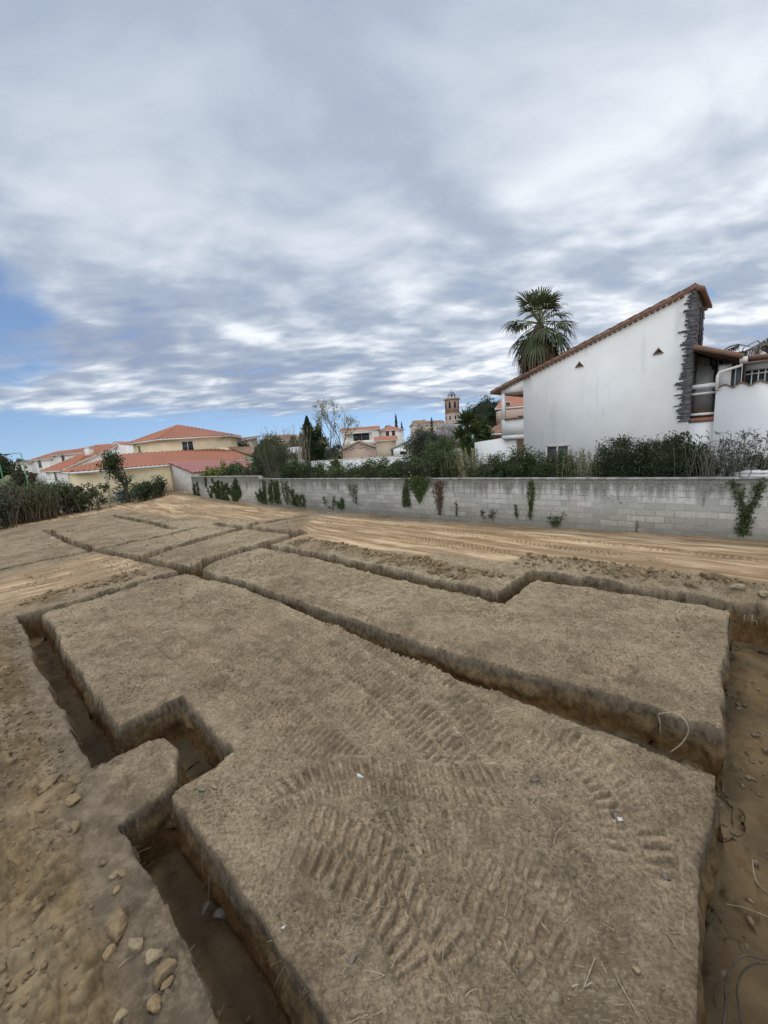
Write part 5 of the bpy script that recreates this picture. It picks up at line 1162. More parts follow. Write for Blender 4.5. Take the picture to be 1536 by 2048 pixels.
t = thing('bare_tree', 'tall almost leafless tree with fine twigs and sparse yellow green buds', 'tree', (c[0], c[1], 0))
tr_ = []; tips = []
for dx, tilt in ((-.35, -.10), (.45, .03)): grow(rs, np.array([dx, 0, 0.0]), np.array([tilt, 0, 1.0]), H * .36, .11, 5, tr_, tips, (2, 3), .22, .40, .70)
top = max(p[:, 2].max() for p, _, _ in tr_); sc = H / top
mb = MB(); mb2 = MB()
for P, r, lev in tr_: (mb if lev >= 4 else mb2).tube(P * [sc * .8, sc * .8, sc], np.maximum(r, .011), 5 if lev > 3 else 3, False)
mb.obj('trunk', M_greybark, t); mb2.obj('twigs', M_greybark, t)
T = np.array([p * [sc * .8, sc * .8, sc] for p, d in tips]); T = T[rs.random(len(T)) < np.where(T[:, 0] < 0.3, 1.0, .55)]
C = np.repeat(T, 6, 0) + rs.normal(size=(len(T) * 6, 3)) * .20; leaf_obj('buds', C, .13, L_spring, t, aspect=.6, rs=rs)

# ---- fan palm behind the roof
def fan_frond(rs, base, d, plen, blade, nseg, droop, V, F, stem):
    d = d / np.linalg.norm(d); s = np.cross(d, [0, 0, 1.0]); s /= np.linalg.norm(s) + 1e-9
    pts = [base + d * plen * k / 3 - np.array([0, 0, droop * .35 * plen * (k / 3) ** 2]) for k in range(4)]
    stem.tube(pts, [.035, .03, .022, .016], 4, False)
    hub = pts[-1]; dd = pts[-1] - pts[-2]; dd /= np.linalg.norm(dd); s = np.cross(dd, [0, 0, 1.0]); s /= np.linalg.norm(s) + 1e-9; nn = np.cross(s, dd)
    for i in range(nseg):
        a = (i / (nseg - 1) - .5) * 2 * 1.55; L = blade * (1 - .30 * abs(a / 1.55) ** 2) * rs.uniform(.9, 1.08)
        e_ = dd * math.cos(a) + s * math.sin(a) + nn * rs.normal() * .05; w = blade * .042; sd_ = np.cross(e_, nn); sd_ /= np.linalg.norm(sd_) + 1e-9
        m1 = hub + e_ * L * .55 - np.array([0, 0, droop * L * .10]); m2 = hub + e_ * L * .82 - np.array([0, 0, droop * L * .34]); m3 = hub + e_ * L * .95 - np.array([0, 0, droop * L * .75 * rs.uniform(.6, 1.3)])
        b = len(V)
        V += [hub + sd_ * w * .25, hub - sd_ * w * .25, m1 + sd_ * w, m1 - sd_ * w, m2 + sd_ * w * .6, m2 - sd_ * w * .6, m3]
        F += [(b, b + 1, b + 3, b + 2), (b + 2, b + 3, b + 5, b + 4), (b + 4, b + 5, b + 6, b + 6)]
def fan_palm(name, label, xc, yc, ybot, Y, wpx, dead=False):
    c = at(xc, yc, Y); w = abs(at(xc + wpx / 2, yc, Y)[0] - at(xc - wpx / 2, yc, Y)[0]) / 2; rs = np.random.default_rng(31 if not dead else 33)
    t = thing(name, label, 'palm tree', (c[0], c[1], 0)); z = c[2]
    mb = MB(); mb.tube([(0, 0, 0), (0.05, 0, z * .5), (0, 0, z)], [.32, .26, .24], 10); mb.obj('trunk', M_bark, t)
    if not dead:
        V = []; F = []; st = MB()
        for i in range(38):
            u = (i + .5) / 38; el = math.radians(80 - 112 * u + rs.normal() * 8); a = i * 2.399 + rs.normal() * .2
            d = np.array([math.cos(a) * math.cos(el), math.sin(a) * math.cos(el), math.sin(el)])
            fan_frond(rs, np.array([0, 0, z - .05 + .25 * (1 - u)]), d, w * rs.uniform(.50, .70), w * rs.uniform(.46, .60), 20, .2 + .8 * u, V, F, st)
        F3 = [f if f[2] != f[3] else f[:3] for f in F]; link('fronds', mesh_data('fronds', np.array(V), F3, L_palm), t); st.obj('leaf_stalks', simple('palm_stalk', (0.20, 0.20, 0.09)), t)
    # skirt of dead fronds
    V = []; F = []; st = MB(); zs = z - .15
    n = 120 if not dead else 46; hs = (at(xc, yc, Y)[2] - at(xc, ybot, Y)[2])
    for i in range(n):
        a = rs.uniform(0, 2 * np.pi); r0 = .25; zz0 = zs - .25 - hs * .40 * rs.random() ** 1.2; out = rs.uniform(.12, .50) * w; L = hs * rs.uniform(.45, .75)
        e_ = np.array([math.cos(a), math.sin(a), 0]); s = np.array([-e_[1], e_[0], 0])
        P = [e_ * r0 + [0, 0, zz0], e_ * (r0 + out * .7) + [0, 0, zz0 - L * .25], e_ * (r0 + out) + [0, 0, zz0 - L * .6], e_ * (r0 + out * .95) + [0, 0, zz0 - L]]
        for j in range(6):
            o_ = s * rs.normal() * .10 + e_ * rs.normal() * .05; b = len(V); wd = .035
            for k, p in enumerate(P): ww = wd * (.5, 1, 1, .2)[k]; q = np.array(p) + o_ * (.2, 1, 1.5, 2)[k]; V += [q + s * ww, q - s * ww]
            F += [(b, b + 1, b + 3, b + 2), (b + 2, b + 3, b + 5, b + 4), (b + 4, b + 5, b + 7, b + 6)]
    link('dead_fronds', mesh_data('dead_fronds', np.array(V), F, L_deadfrond), t)
    return t
fan_palm('fan_palm', 'tall fan palm with green crown and brown skirt of dead fronds behind the sloping roof', 1078, 650, 742, 22, 132)
# withered palm at the right edge
c = at(1545, 700, 17.5); t = thing('withered_palm', 'withered palm with drooping grey dead fronds at the right edge above the roof', 'palm tree', (c[0], c[1], 0))
rs = np.random.default_rng(8); mb = MB(); mb.tube([(0, 0, 0), (.1, 0, c[2] * .5), (0, 0, c[2] - .2)], [.26, .24, .3], 10); mb.obj('trunk', M_bark, t)
V = []; F = []; st = MB()
for i in range(34):
    a = rs.uniform(0, 2 * np.pi); e_ = np.array([math.cos(a), math.sin(a), 0]); s = np.array([-e_[1], e_[0], 0]); R0 = rs.uniform(.5, 1.15); up_ = rs.uniform(.1, .55)
    P = [np.array([0, 0, c[2] - .2]), e_ * R0 * .45 + [0, 0, c[2] + up_], e_ * R0 * .85 + [0, 0, c[2] + up_ * .6], e_ * R0 + [0, 0, c[2] - .4], e_ * R0 * .95 + [0, 0, c[2] - 1.1]]
    st.tube(P, [.035, .028, .022, .016, .008], 5, False)
    for j in range(40):
        u = rs.uniform(1.2, 4); k = min(int(u), 3); q = P[k] + (P[k + 1] - P[k]) * (u - k); b = len(V); dn = np.array([0, 0, -1.0]) + e_ * rs.normal() * .25 + s * rs.normal() * .3; L = rs.uniform(.25, .5)
        V += [q + s * .012, q - s * .012, q + dn * L]; F.append((b, b + 1, b + 2))
link('dead_fronds', mesh_data('dead_fronds', np.array(V), F, L_deadfrond), t); st.obj('leaf_stalks', M_greybark, t, True)
c = at(1464, 694, 17.0); t = thing('dead_frond', 'single dark fallen palm frond lying on the balcony roof ridge', 'palm frond', (c[0], c[1], c[2]))
mb = MB(); mb.tube([(-.55, 0, -.22), (-.1, 0, .02), (.3, .05, .10), (1.0, .2, -.02)], [.03, .03, .02, .01], 5); mb.obj('stalk', M_wood, t, True)
V = []; F = []
for j in range(90):
    u = rs.random(); q = np.array([-.55 + .9 * u, 0, -.22 + .32 * u]); b = len(V); dn = np.array([rs.normal() * .3 - .2, rs.normal() * .3, -.7 + rs.normal() * .3]); V += [q + [.02, 0, 0], q - [.02, 0, 0], q + dn * .32]; F.append((b, b + 1, b + 2))
link('leaflets', mesh_data('leaflets', np.array(V), F, M_wood), t)

# ---- yucca with several sword-leaved heads
c, w, h, zg, rs = place(906, 980, 818, 21, 0.2); t = thing('giant_yucca', 'big yucca with several heads of stiff dark sword leaves left of the porch', 'yucca', (c[0], c[1], zg))
mb = MB(); C = []; D = []
heads = [(-.25, 0, h - .62, .72), (.42, .1, h - .95, .66), (-.62, .1, h - 1.35, .6), (.1, -.3, h - 1.25, .62), (.75, -.1, h - 1.5, .55), (-.3, -.2, h - 1.8, .55)]
for (x, y, z, L) in heads:
    mb.tube([(x * .2, y * .2, 0), (x * .6, y * .6, z * .5), (x, y, z)], [.11, .09, .08], 7)
    for k in range(230):
        el = math.radians(rs.uniform(-35, 88)); a = rs.uniform(0, 2 * np.pi); d = np.array([math.cos(a) * math.cos(el), math.sin(a) * math.cos(el), math.sin(el)]); l = L * rs.uniform(.75, 1.1); C.append((np.array([x, y, z]) + d * l * .5, l)); D.append(d)
    for k in range(50):
        a = rs.uniform(0, 2 * np.pi); d = np.array([math.cos(a) * .35, math.sin(a) * .35, -1.0]); C.append((np.array([x, y, z - .05]) + d * .3, .6)); D.append(d)
mb.obj('trunk', M_bark, t)
leaf_obj('sword_leaves', np.array([q for q, l in C]), np.array([l for q, l in C]), L_yucca, t, aspect=.115, D=np.array(D), rs=rs)

# ---- rough hedge along the left plot edge
def edge_pt(x, y): return gnd(x, y)
def scrub(name, label, cat, x0, y0, x1, ytop, leafm, nl, leaf, nst, dry, back=0.8, group=None, core=True, aspect=.45):
    """scrub rooted on the line photo (x0,y0)-(x1,..) of the plot edge"""
    seedc[0] += 1; rs = np.random.default_rng(seedc[0]); xm = (x0 + x1) / 2; p = gnd(xm, y0); d = p.copy(); n = np.array([-0.87, 0.49, 0]); p = p + n * back
    top = at(xm, ytop, p[1])[2]; wL = abs(at(x1, y0, p[1])[0] - at(x0, y0, p[1])[0]); h = top
    t = thing(name, label, cat, (p[0], p[1], 0), math.radians(61), group)
    L = wL * 1.15; mb = MB()
    for P, r in stems(nst, -L / 2, L / 2, -.9, .5, h * .95, .16, .022, rs, 6, .3, .5): mb.tube(P, r, 4)
    mb.obj('stems', dry, t); k = max(2, int(L / .9)); bl = []
    for i in range(k):
        hh = h * rs.uniform(.8, 1.02); bl.append((-L / 2 + L * (i + .5) / k, rs.uniform(-.2, .3), hh * .66, L / k * .75, .75, hh * .36))
        bl.append((-L / 2 + L * (i + .5) / k, rs.uniform(0, .4), hh * .36, L / k * .6, .6, hh * .34))
    P = blobcloud(bl, nl, rs, .5, max(30, nl // 40), .18); P = P[P[:, 2] > .05]
    leaf_obj('foliage', P, leaf, leafm, t, aspect=aspect, rs=rs)
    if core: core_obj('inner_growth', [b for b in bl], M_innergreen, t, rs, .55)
    return t
scrub('dense_bush', 'grey green dense bush at the left picture edge beside the plot', 'bush', -45, 1062, 22, 968, L_grey, 5200, .15, 60, M_drystem)
scrub('wild_bush', 'leafy green bush with brown stalks, first right of the grey green one', 'bush', 14, 1048, 62, 957, L_olive, 4200, .15, 90, M_drystem)
scrub('bramble_thicket', 'brown bramble thicket of bare stalks in the middle of the left hedge', 'bush', 40, 1042, 112, 975, L_olive, 5200, .13, 130, M_drystem, .5, core=False)
scrub('wild_bush', 'broad green bush top behind the brown brambles', 'bush', 50, 1038, 112, 962, L_mid, 4200, .16, 40, M_drystem, 1.6)
scrub('dark_shrub', 'dark green shrub at the right end of the left hedge', 'shrub', 108, 1029, 162, 958, L_mid, 6000, .13, 60, M_bark, .8)
scrub('thin_shrub', 'thin broad leaved shrub with gaps in front of the cream wing', 'shrub', 166, 1022, 216, 958, L_olive, 2100, .17, 20, M_bark, .6, core=False, aspect=.6)
scrub('low_shrub', 'low dark shrub at the foot of the grey lean-to wall', 'shrub', 294, 1003, 348, 956, L_dark, 4200, .14, 40, M_bark, 1.0)
p = gnd(262, 1008) + np.array([-.5, .4, 0]); rs = np.random.default_rng(77); t = thing('small_tree', 'small dark leafed tree with leaning trunk before the cream wing', 'tree', (p[0], p[1], 0)); H = at(258, 899, p[1])[2]
out_ = []; tips = []; grow(rs, np.array([.2, 0, 0.]), np.array([-.12, 0, 1.0]), H * .38, .16, 3, out_, tips, (2, 3), .35, .42, .66)
sc = H * .93 / max(q[:, 2].max() for q, _, _ in out_); mb = MB()
for P, r, lev in out_: mb.tube(P * [sc * .55, sc * .55, sc], np.maximum(r, .02), 6, False)
mb.obj('trunk', M_bark, t); T = np.array([q * [sc * .55, sc * .55, sc] for q, d in tips])
C = np.repeat(T, 42, 0) + rs.normal(size=(len(T) * 42, 3)) * [.28, .28, .24]
low = np.stack([rs.normal(size=700) * .45, rs.normal(size=700) * .4, rs.uniform(.1, 1.6, 700)], 1)
leaf_obj('crown', C, .17, L_dark, t, aspect=.55, rs=rs); leaf_obj('foliage', low, .15, L_dark, t, aspect=.55, rs=rs)
# grey tubs and pale litter along that edge
for (x, y, w, hgt, lab, m) in ((256, 1004, .7, .75, 'blue grey plastic tub left of the small leaning tree', M_plastic), (289, 999, .9, .85, 'blue grey plastic box right of the small leaning tree', M_plastic)):
    p = gnd(x, y) + np.array([-.9, .6, 0]); t = thing('plastic_tub', lab, 'tub', (p[0], p[1], 0), .7)
    mb = MB(); V = []; 
    mb.prism([(-w / 2, -w / 2, 0), (w / 2, -w / 2, 0), (w / 2, w / 2, 0), (-w / 2, w / 2, 0)], (0, 0, hgt)); mb.obj('tub_body', m, t)
    mb = MB(); mb.box(-w / 2 - .04, w / 2 + .04, -w / 2 - .04, w / 2 + .04, hgt + .002, hgt + .06); mb.obj('rim', m, t)

# ---- ivy on the block wall
def ivy(label, x0, x1, ytop, ybot, n, leafm, leaf=.07, shape='block', nst=8, stemm=None):
    """climber on the face of the block wall between photo columns x0..x1"""
    q0, zt_ = wall_q(x0, ytop); q1, _ = wall_q(x1, ytop); zb_ = wall_q((x0 + x1) / 2, ybot)[1]; seedc[0] += 1; rs = np.random.default_rng(seedc[0])
    t = thing('ivy', label, 'climbing plant', wall_pt((q0 + q1) / 2, 0, zb_), WANG); w = abs(q1 - q0); h = zt_ - zb_
    mb = MB(); S = []
    for _ in range(nst):
        x = rs.uniform(-w / 2, w / 2) * (.35 if shape != 'block' else .95); k = 7; hh = h * (rs.uniform(.55, 1.0) if shape == 'block' else 1.0); P = [np.array([x, -.012, 0])]
        for i in range(k): P.append(P[-1] + np.array([rs.normal() * w * .08 + (0 if shape == 'block' else rs.normal() * .02), 0, hh / k]))
        P = np.array(P); P[:, 1] = -.012 - rs.random(len(P)) * .015
        if shape == 'tri': P[:, 0] *= (.25 + .9 * P[:, 2] / h)
        if shape == 'fork': P[:, 0] += np.sign(x) * np.maximum(0, P[:, 2] / h - .45) * w * .9
        S.append(P); mb.tube(P, np.linspace(.011, .005, len(P)), 4)
    mb.obj('stems', stemm or M_bark, t)
    if n:
        n = int(n * 1.8); C = []
        for _ in range(n):
            P = S[rs.integers(0, nst)]; u = rs.random() ** (.7 if shape == 'tri' else 1.0) * (len(P) - 1.001); i = int(u); q = P[i] + (P[i + 1] - P[i]) * (u - i)
            sp = {'block': .05, 'tri': .03 + .10 * (u / len(P)), 'fork': .06, 'thin': .03}[shape]; C.append([q[0] + rs.normal() * sp, -.02 - abs(rs.normal()) * .035, q[2] + rs.normal() * .05])
        D = np.stack([rs.normal(size=n) * .6, -.35 + rs.normal(size=n) * .3, -.4 + rs.normal(size=n) * .6], 1)
        leaf_obj('foliage', np.array(C), leaf, leafm, t, aspect=.8, D=D, rs=rs)
    return t
ivy('thick dark mat of ivy on the left part of the block wall, widest of all', 427, 472, 956, 999, 2400, L_ivy, .11, 'block', 16)
ivy('narrow upright strip of ivy just right of the thick ivy mat', 467, 480, 956, 994, 600, L_ivy, .10, 'block', 5)
ivy('straggly dark ivy at the very left end of the block wall', 383, 396, 956, 992, 260, L_ivy, .09, 'block', 5)
ivy('thin hanging ivy runner between the wall end and the thick mat', 406, 416, 954, 972, 110, L_ivy, .09, 'thin', 2)
ivy('leafy ivy tuft at the ground left of the thick mat', 416, 430, 976, 999, 200, L_ivy, .09, 'block', 4)
ivy('low rounded ivy patch right below the sloping wall step', 513, 530, 976, 1004, 500, L_ivy, .10, 'block', 6)
ivy('first tall ivy column right of the wall step', 526, 541, 958, 1005, 420, L_ivy, .09, 'block', 5)
ivy('second ivy column right of the wall step, greener than the first', 542, 560, 957, 1005, 560, L_ivy, .09, 'block', 6)
ivy('wispy ivy strands below the motorhome', 564, 584, 958, 1008, 330, L_ivy, .08, 'block', 5)
ivy('slanting ivy spray right of the wispy strands', 588, 614, 974, 1012, 380, L_ivy, .08, 'block', 5)
ivy('low ivy sprout in the middle of the left wall half', 656, 686, 990, 1017, 260, L_ivy, .07, 'block', 6)
ivy('sparse ivy shoot high on the wall below the dark flowered hedge', 700, 716, 968, 1006, 120, L_ivy, .06, 'fork', 3)
ivy('dense green ivy triangle hanging from the coping under the tall dark hedge', 816, 860, 955, 1002, 2200, L_mid, .06, 'tri', 12)
ivy('dark ragged ivy left of the green triangle', 800, 820, 957, 1012, 520, L_ivy, .06, 'block', 6)
ivy('brown withered creeper right of the green triangle', 864, 890, 962, 1030, 380, L_redbrown, .06, 'tri', 9)
ivy('short twig of ivy right of the brown creeper', 910, 918, 1002, 1032, 50, L_ivy, .05, 'thin', 2)
ivy('small ivy seedling left of the thin green runner', 960, 984, 1012, 1036, 90, L_ivy, .05, 'block', 3)
ivy('short dark ivy stem left of the thin green runner', 1030, 1040, 1010, 1034, 70, L_ivy, .05, 'thin', 2)
ivy('thin bright green runner climbing the whole wall below the hedge under the window', 1054, 1068, 962, 1036, 330, L_mid, .055, 'thin', 3)
ivy('low ivy seedling right of the thin green runner', 1094, 1124, 1020, 1052, 140, L_ivy, .05, 'block', 4)
ivy('two bare creeper twigs below the broad conifer', 1268, 1280, 1040, 1064, 0, L_ivy, .05, 'thin', 2)
ivy('forked ivy climbing the wall near the right picture edge', 1472, 1520, 962, 1070, 620, L_ivy, .055, 'fork', 6)

# ------------------------------------------------------------------ stones, clods, straw, roots and litter on the plot
def ground_zv(x, y):
    x = np.asarray(x, float); y = np.asarray(y, float); d, dep, hw = trench_n(x * A2[0] + y * A2[1], x * N2[0] + y * N2[1]); z, m = relief(x, y)
    return np.where(d < 0.0, -dep * sstep(-d, 0, .04), z - 0.035 * sstep(d, .12, -.01)), d, m
def ico(sub):
    bm = bmesh.new(); bmesh.ops.create_icosphere(bm, subdivisions=sub, radius=1.0); bm.verts.ensure_lookup_table()
    V = np.array([v.co[:] for v in bm.verts]); F = np.array([[v.index for v in f.verts] for f in bm.faces]); bm.free(); return V, F
ICO3, ICO2, ICO1 = ico(4), ico(2), ico(1)
def rock_verts(V, rs, sx, sy, sz, facets=9):
    P = V.copy()
    for _ in range(facets):                                # knock flat faces off a ball
        n = rs.normal(size=3); n /= np.linalg.norm(n); h = rs.uniform(.45, .85); dd = P @ n; P = P - np.outer(np.maximum(dd - h, 0), n) * .92
    o = rs.uniform(0, 50, 3)
    k = 1 + .22 * fbm(P[:, 0] * 2.2 + o[0] + P[:, 2] * 1.3, P[:, 1] * 2.2 + o[1] - P[:, 2] * 1.7, 4, 3)
    return P * k[:, None] * np.array([sx, sy, sz])
M_pstone = simple('pale_stone', (0.28, 0.22, 0.135), (0.19, 0.145, 0.088), 9, .95, 30, .015)
M_gstone = simple('grey_cobble', (0.17, 0.145, 0.115), (0.11, 0.09, 0.068), 12, .85, 50, .006)
def stone(label, x, y, wpx, mat, flat_=.6, zb=None, long_=1.0):
    p = gnd(x, y); z = ground_zv([p[0]], [p[1]])[0][0]
    if zb is not None: p = gnd(x, y, zb); z = zb
    dist = np.linalg.norm(p - [0, 0, CAM_H]); r = wpx / F_PX * dist * .5 * .78; rs = np.random.default_rng(int(x * 7 + y))
    V = rock_verts(ICO3[0], rs, r * 1.08 * long_, r * .8, r * flat_)
    return tag(link('stone', mesh_data('stone', V, ICO3[1], mat, False), None, (p[0], p[1], z + r * flat_ * .35), rs.uniform(0, 3)), label, 'stone')
for a in (
    ('flat ochre slab of clay on the left spoil strip, largest in its little heap', 108, 1597, 60, M_stone, .38), ('ochre clod leaning above the flat slab on the left spoil strip', 100, 1570, 40, M_stone, .5),
    ('blocky pale brown stone at the top right of the heap on the left spoil strip', 148, 1564, 26, M_stone, .7), ('rounded brown stone low on the right side of the heap on the left spoil strip', 147, 1600, 28, M_stone, .6),
    ('small brown stone between the flat slab and the blocky stone', 128, 1580, 22, M_clod, .6), ('angular ochre lump beside the grey soil peninsula', 152, 1656, 26, M_stone, .8),
    ('pale upright angular stone near the left trench', 275, 1895, 30, M_pstone, .95), ('smooth pale oval stone right of the upright angular one', 313, 1923, 32, M_pstone, .6),
    ('large rough ochre stone below the smooth pale oval one', 330, 1956, 36, M_stone, .9), ('long low ochre clod lying across the strip above the upright stone', 238, 1852, 56, M_stone, .45),
    ('tan stone left of its twin above the long low clod', 231, 1748, 16, M_pstone, .8), ('tan stone right of its twin above the long low clod', 246, 1747, 15, M_stone, .8),
    ('small stone on the grey trench lip left of the long clod', 236, 1782, 15, M_clod, .7), ('brown lump left of the upright angular stone', 220, 1912, 22, M_clod, .6),
    ('round brown stone near the bottom edge on the spoil strip', 310, 2018, 24, M_clod, .8), ('small tan stone at the very bottom edge of the spoil strip', 242, 2040, 20, M_pstone, .7),
    ('tan clod under the rough ochre stone', 336, 1975, 18, M_stone, .6), ('crumbly lump on the strip high at the left edge', 12, 1355, 22, M_pstone, .45),
    ('small pale stone on the strip beside the upper trench', 34, 1393, 14, M_pstone, .5),
    ('large square tan block of earth on the sandy bank at right', 1424, 1171, 40, M_stone, .62), ('flat pale stone right of the large tan block', 1473, 1191, 24, M_pstone, .4),
    ('small grey stone on the bank left of the large tan block', 1332, 1175, 14, M_clod, .6), ('dark clod on the bank above the right trench', 1254, 1158, 16, M_clod, .6), ('brown clod between two others on the right bank', 1285, 1166, 14, M_clod, .6),
    ('tan clod left of the thin stake on the sandy bank', 1208, 1148, 14, M_stone, .5), ('pale stone at the right edge of the bank', 1528, 1202, 22, M_pstone, .55),
    ('pale angular stone at the right edge of the middle block', 1436, 1337, 9, M_pstone, .8), ('second pale stone on the middle block, lower than the first', 1411, 1389, 9, M_pstone, .8),
    ('grey rounded stone on the corner of the big near block', 404, 1580, 16, M_gstone, .7), ('pale lump at the corner of the big near block above the notch', 430, 1578, 14, M_pstone, .6),
    ('tan stone on the left spoil beside the upper cross trench', 184, 1178, 16, M_stone, .7), ('dark clod at the foot of the left cross trench spoil', 48, 1212, 14, M_clod, .5),
    ('pale chip of stone on the near block beside the right trench', 1274, 1946, 13, M_pstone, .8), ('flat grey stone at the right rim of the near block', 1332, 1752, 16, M_gstone, .5), ('dusty stone on the left rim of the near block', 706, 1918, 16, M_gstone, .7), ('small clod on the left rim of the near block', 520, 1692, 12, M_pstone, .7)):
    stone(*a)
stone('dark smooth cobble lying on the mud in the near left trench', 442, 1832, 26, M_gstone, .75, -.50); stone('small dark cobble beside the smooth one in the near left trench', 412, 1818, 18, M_gstone, .7, -.50)

def scatter_rocks(name, label, pts, sizes, mat, seed, cat='clods'):
    rs = np.random.default_rng(seed); V0, F0 = ICO1 if name in ('soil_crumbs', 'fine_soil') else ICO2; n = len(pts); VV = []
    base = [rock_verts(V0, rs, 1, 1, 1, 7) for _ in range(24)]
    for i in range(n):
        a = rs.uniform(0, 6.28); R = np.array([[math.cos(a), -math.sin(a), 0], [math.sin(a), math.cos(a), 0], [0, 0, 1]])
        VV.append((base[i % 24] * sizes[i] * [rs.uniform(.8, 1.4), rs.uniform(.7, 1.1), rs.uniform(.45, .9)]) @ R.T + pts[i])
    F = (F0[None] + (np.arange(n) * len(V0))[:, None, None]).reshape(-1, 3)
    return tag(link(name, mesh_data(name, np.concatenate(VV), F, mat)), label, cat, kind='stuff')
def stpt(s, t): return np.outer(s, A2) + np.outer(t, N2)
rs = np.random.default_rng(404)
def crumbs(s0, s1, t0, t1, n, smin, smax, pw=3.0, mask=None, floor=False):
    P = stpt(rs.uniform(s0, s1, n), rs.uniform(t0, t1, n)); z, d, m = ground_zv(P[:, 0], P[:, 1])
    k = (d < -.06) if floor else (d > .02)
    if mask: k &= rs.random(n) < m[mask]
    cl = vnoise(P[:, 0] * 1.6, P[:, 1] * 1.6, 77); k &= rs.random(n) < sstep(cl, -.35, .25)
    P, z = P[k], z[k]; sz = smin + (smax - smin) * rs.random(len(P)) ** pw
    return np.column_stack([P, z + sz * .25]), sz
parts = [crumbs(-11, 1.5, -1.6, .30, 5200, .005, .042), crumbs(-11, .2, .9, 8.6, 5200, .004, .016, 2), crumbs(-11.5, -3.6, 7.3, 8.2, 900, .015, .10, 2.2), crumbs(-4, 2.5, 9.0, 10.2, 800, .012, .09, 2.5), crumbs(-13.2, -12.2, .5, 3.2, 350, .015, .08), crumbs(-9, .1, .9, 4.2, 2600, .004, .020, 3), crumbs(-11, .2, 4.6, 8.4, 2200, .005, .022, 3), crumbs(-30, -12, -2, 12, 900, .012, .06, 3)]
M_soilcrumb = simple('soil_crumb', (0.215, 0.165, 0.108), (0.135, 0.102, 0.066), 12, 1.0, 60, .01)
fine = [crumbs(-11, 3, .4, .9, 900, .006, .035, 3, None, True), crumbs(0, 1.3, 0, 8.4, 1300, .006, .04, 3, None, True), crumbs(-10, 0, 3.9, 5.0, 900, .006, .035, 3, None, True), crumbs(-9, .3, .9, 4.3, 22000, .003, .017, 2.5), crumbs(-10, .3, 4.6, 8.4, 13000, .004, .018, 2.5), crumbs(-11, 1.5, -1.6, .35, 9000, .003, .022, 2.5), crumbs(-16, -9, 0.5, 8, 4000, .008, .03, 2.5)]
scatter_rocks('fine_soil', 'fine loose soil grains lying over the dug ground', np.concatenate([p for p, s in fine]), np.concatenate([s for p, s in fine]), M_soilcrumb, 15, 'soil grains')
scatter_rocks('soil_crumbs', 'loose crumbs of dry soil scattered over the plot', np.concatenate([p for p, s in parts]), np.concatenate([s for p, s in parts]), M_stone, 5, 'soil crumbs')
pp = [crumbs(-10.4, -4.3, 7.55, 8.0, 380, .025, .08, 1.8), crumbs(-3.4, 2.2, 9.1, 9.8, 70, .02, .07, 2.2), crumbs(-6.5, -5.0, 7.5, 8.0, 120, .03, .09, 1.6)]
scatter_rocks('soil_clods', 'rows of ochre clods along the bank behind the back trench', np.concatenate([p for p, s in pp]), np.concatenate([s for p, s in pp]), M_clod, 6, 'soil clods')

# dry straw lying about, and roots hanging from the trench rims
def ribbons(P, D, L, w, bend, rs, seg=3):
    n = len(P); t = np.linspace(0, 1, seg + 1); up = np.array([0, 0, 1.0]); S = np.cross(D, up); S /= np.linalg.norm(S, axis=1, keepdims=True) + 1e-9
    V = []
    for k in t: c = P + D * (L * k)[:, None] + bend * (k * k) * L[:, None]; ww = w * (1 - .6 * k); V += [c + S * ww[:, None], c - S * ww[:, None]]
    V = np.stack(V, 1).reshape(-1, 3); b = np.arange(n) * 2 * (seg + 1)
    F = np.concatenate([np.stack([b + 2 * k, b + 2 * k + 1, b + 2 * k + 3, b + 2 * k + 2], 1) for k in range(seg)]); return V, F
L_straw = leafmat('dry_straw', [(0.15, 0.115, 0.07), (0.31, 0.245, 0.15), (0.47, 0.39, 0.255)], .1, .8)
n = 64000; ss = -12 + 12.2 * rs.random(n) ** .8; tt = rs.uniform(.85, 8.4, n); P = stpt(ss, tt); z, d, m = ground_zv(P[:, 0], P[:, 1])
cl = vnoise(P[:, 0] * 1.3, P[:, 1] * 1.3, 63) + .5 * vnoise(P[:, 0] * 5, P[:, 1] * 5, 64); k = (d > .03) & (rs.random(n) < (.10 + .75 * m['straw']) * sstep(cl, -.45, .3)); P, z = P[k], z[k]; n = len(P)
a = rs.uniform(0, 6.28, n); D = np.stack([np.cos(a), np.sin(a), rs.normal(size=n) * .10 + .05], 1); L = rs.uniform(.025, .095, n)
V, F = ribbons(np.column_stack([P, z + .004]), D, L, rs.uniform(.0011, .0030, n), np.stack([rs.normal(size=n) * .3, rs.normal(size=n) * .3, -np.abs(rs.normal(size=n)) * .12], 1), rs)
tag(link('dry_straw', mesh_data('dry_straw', V, F, L_straw)), 'dry straw and grass fibres lying over the dug ground', 'straw', kind='stuff')
# rim roots
n = 60000; ss = rs.uniform(-12, .4, n); tt = rs.uniform(.3, 8.6, n); P = stpt(ss, tt); dd, _, _ = trench_n(ss, tt); k = (dd > -.005) & (dd < .05); ss, tt, P = ss[k][:3200], tt[k][:3200], P[k][:3200]
e_ = .02; g1 = trench(ss + e_, tt)[0] - trench(ss - e_, tt)[0]; g2 = trench(ss, tt + e_)[0] - trench(ss, tt - e_)[0]; gl = np.hypot(g1, g2) + 1e-6; Nn = -(np.outer(g1 / gl, A2) + np.outer(g2 / gl, N2)); n = len(P)
z = ground_zv(P[:, 0], P[:, 1])[0]; z = np.maximum(z, -.1); cl = vnoise(P[:, 0] * 2.5, P[:, 1] * 2.5, 65); k = rs.random(n) < sstep(cl, -.3, .35); P, Nn, z = P[k], Nn[k], z[k]; n = len(P)
D = np.column_stack([Nn + rs.normal(size=(n, 2)) * .5, rs.normal(size=n) * .35 - .05]); L = .02 + .075 * rs.random(n) ** 2
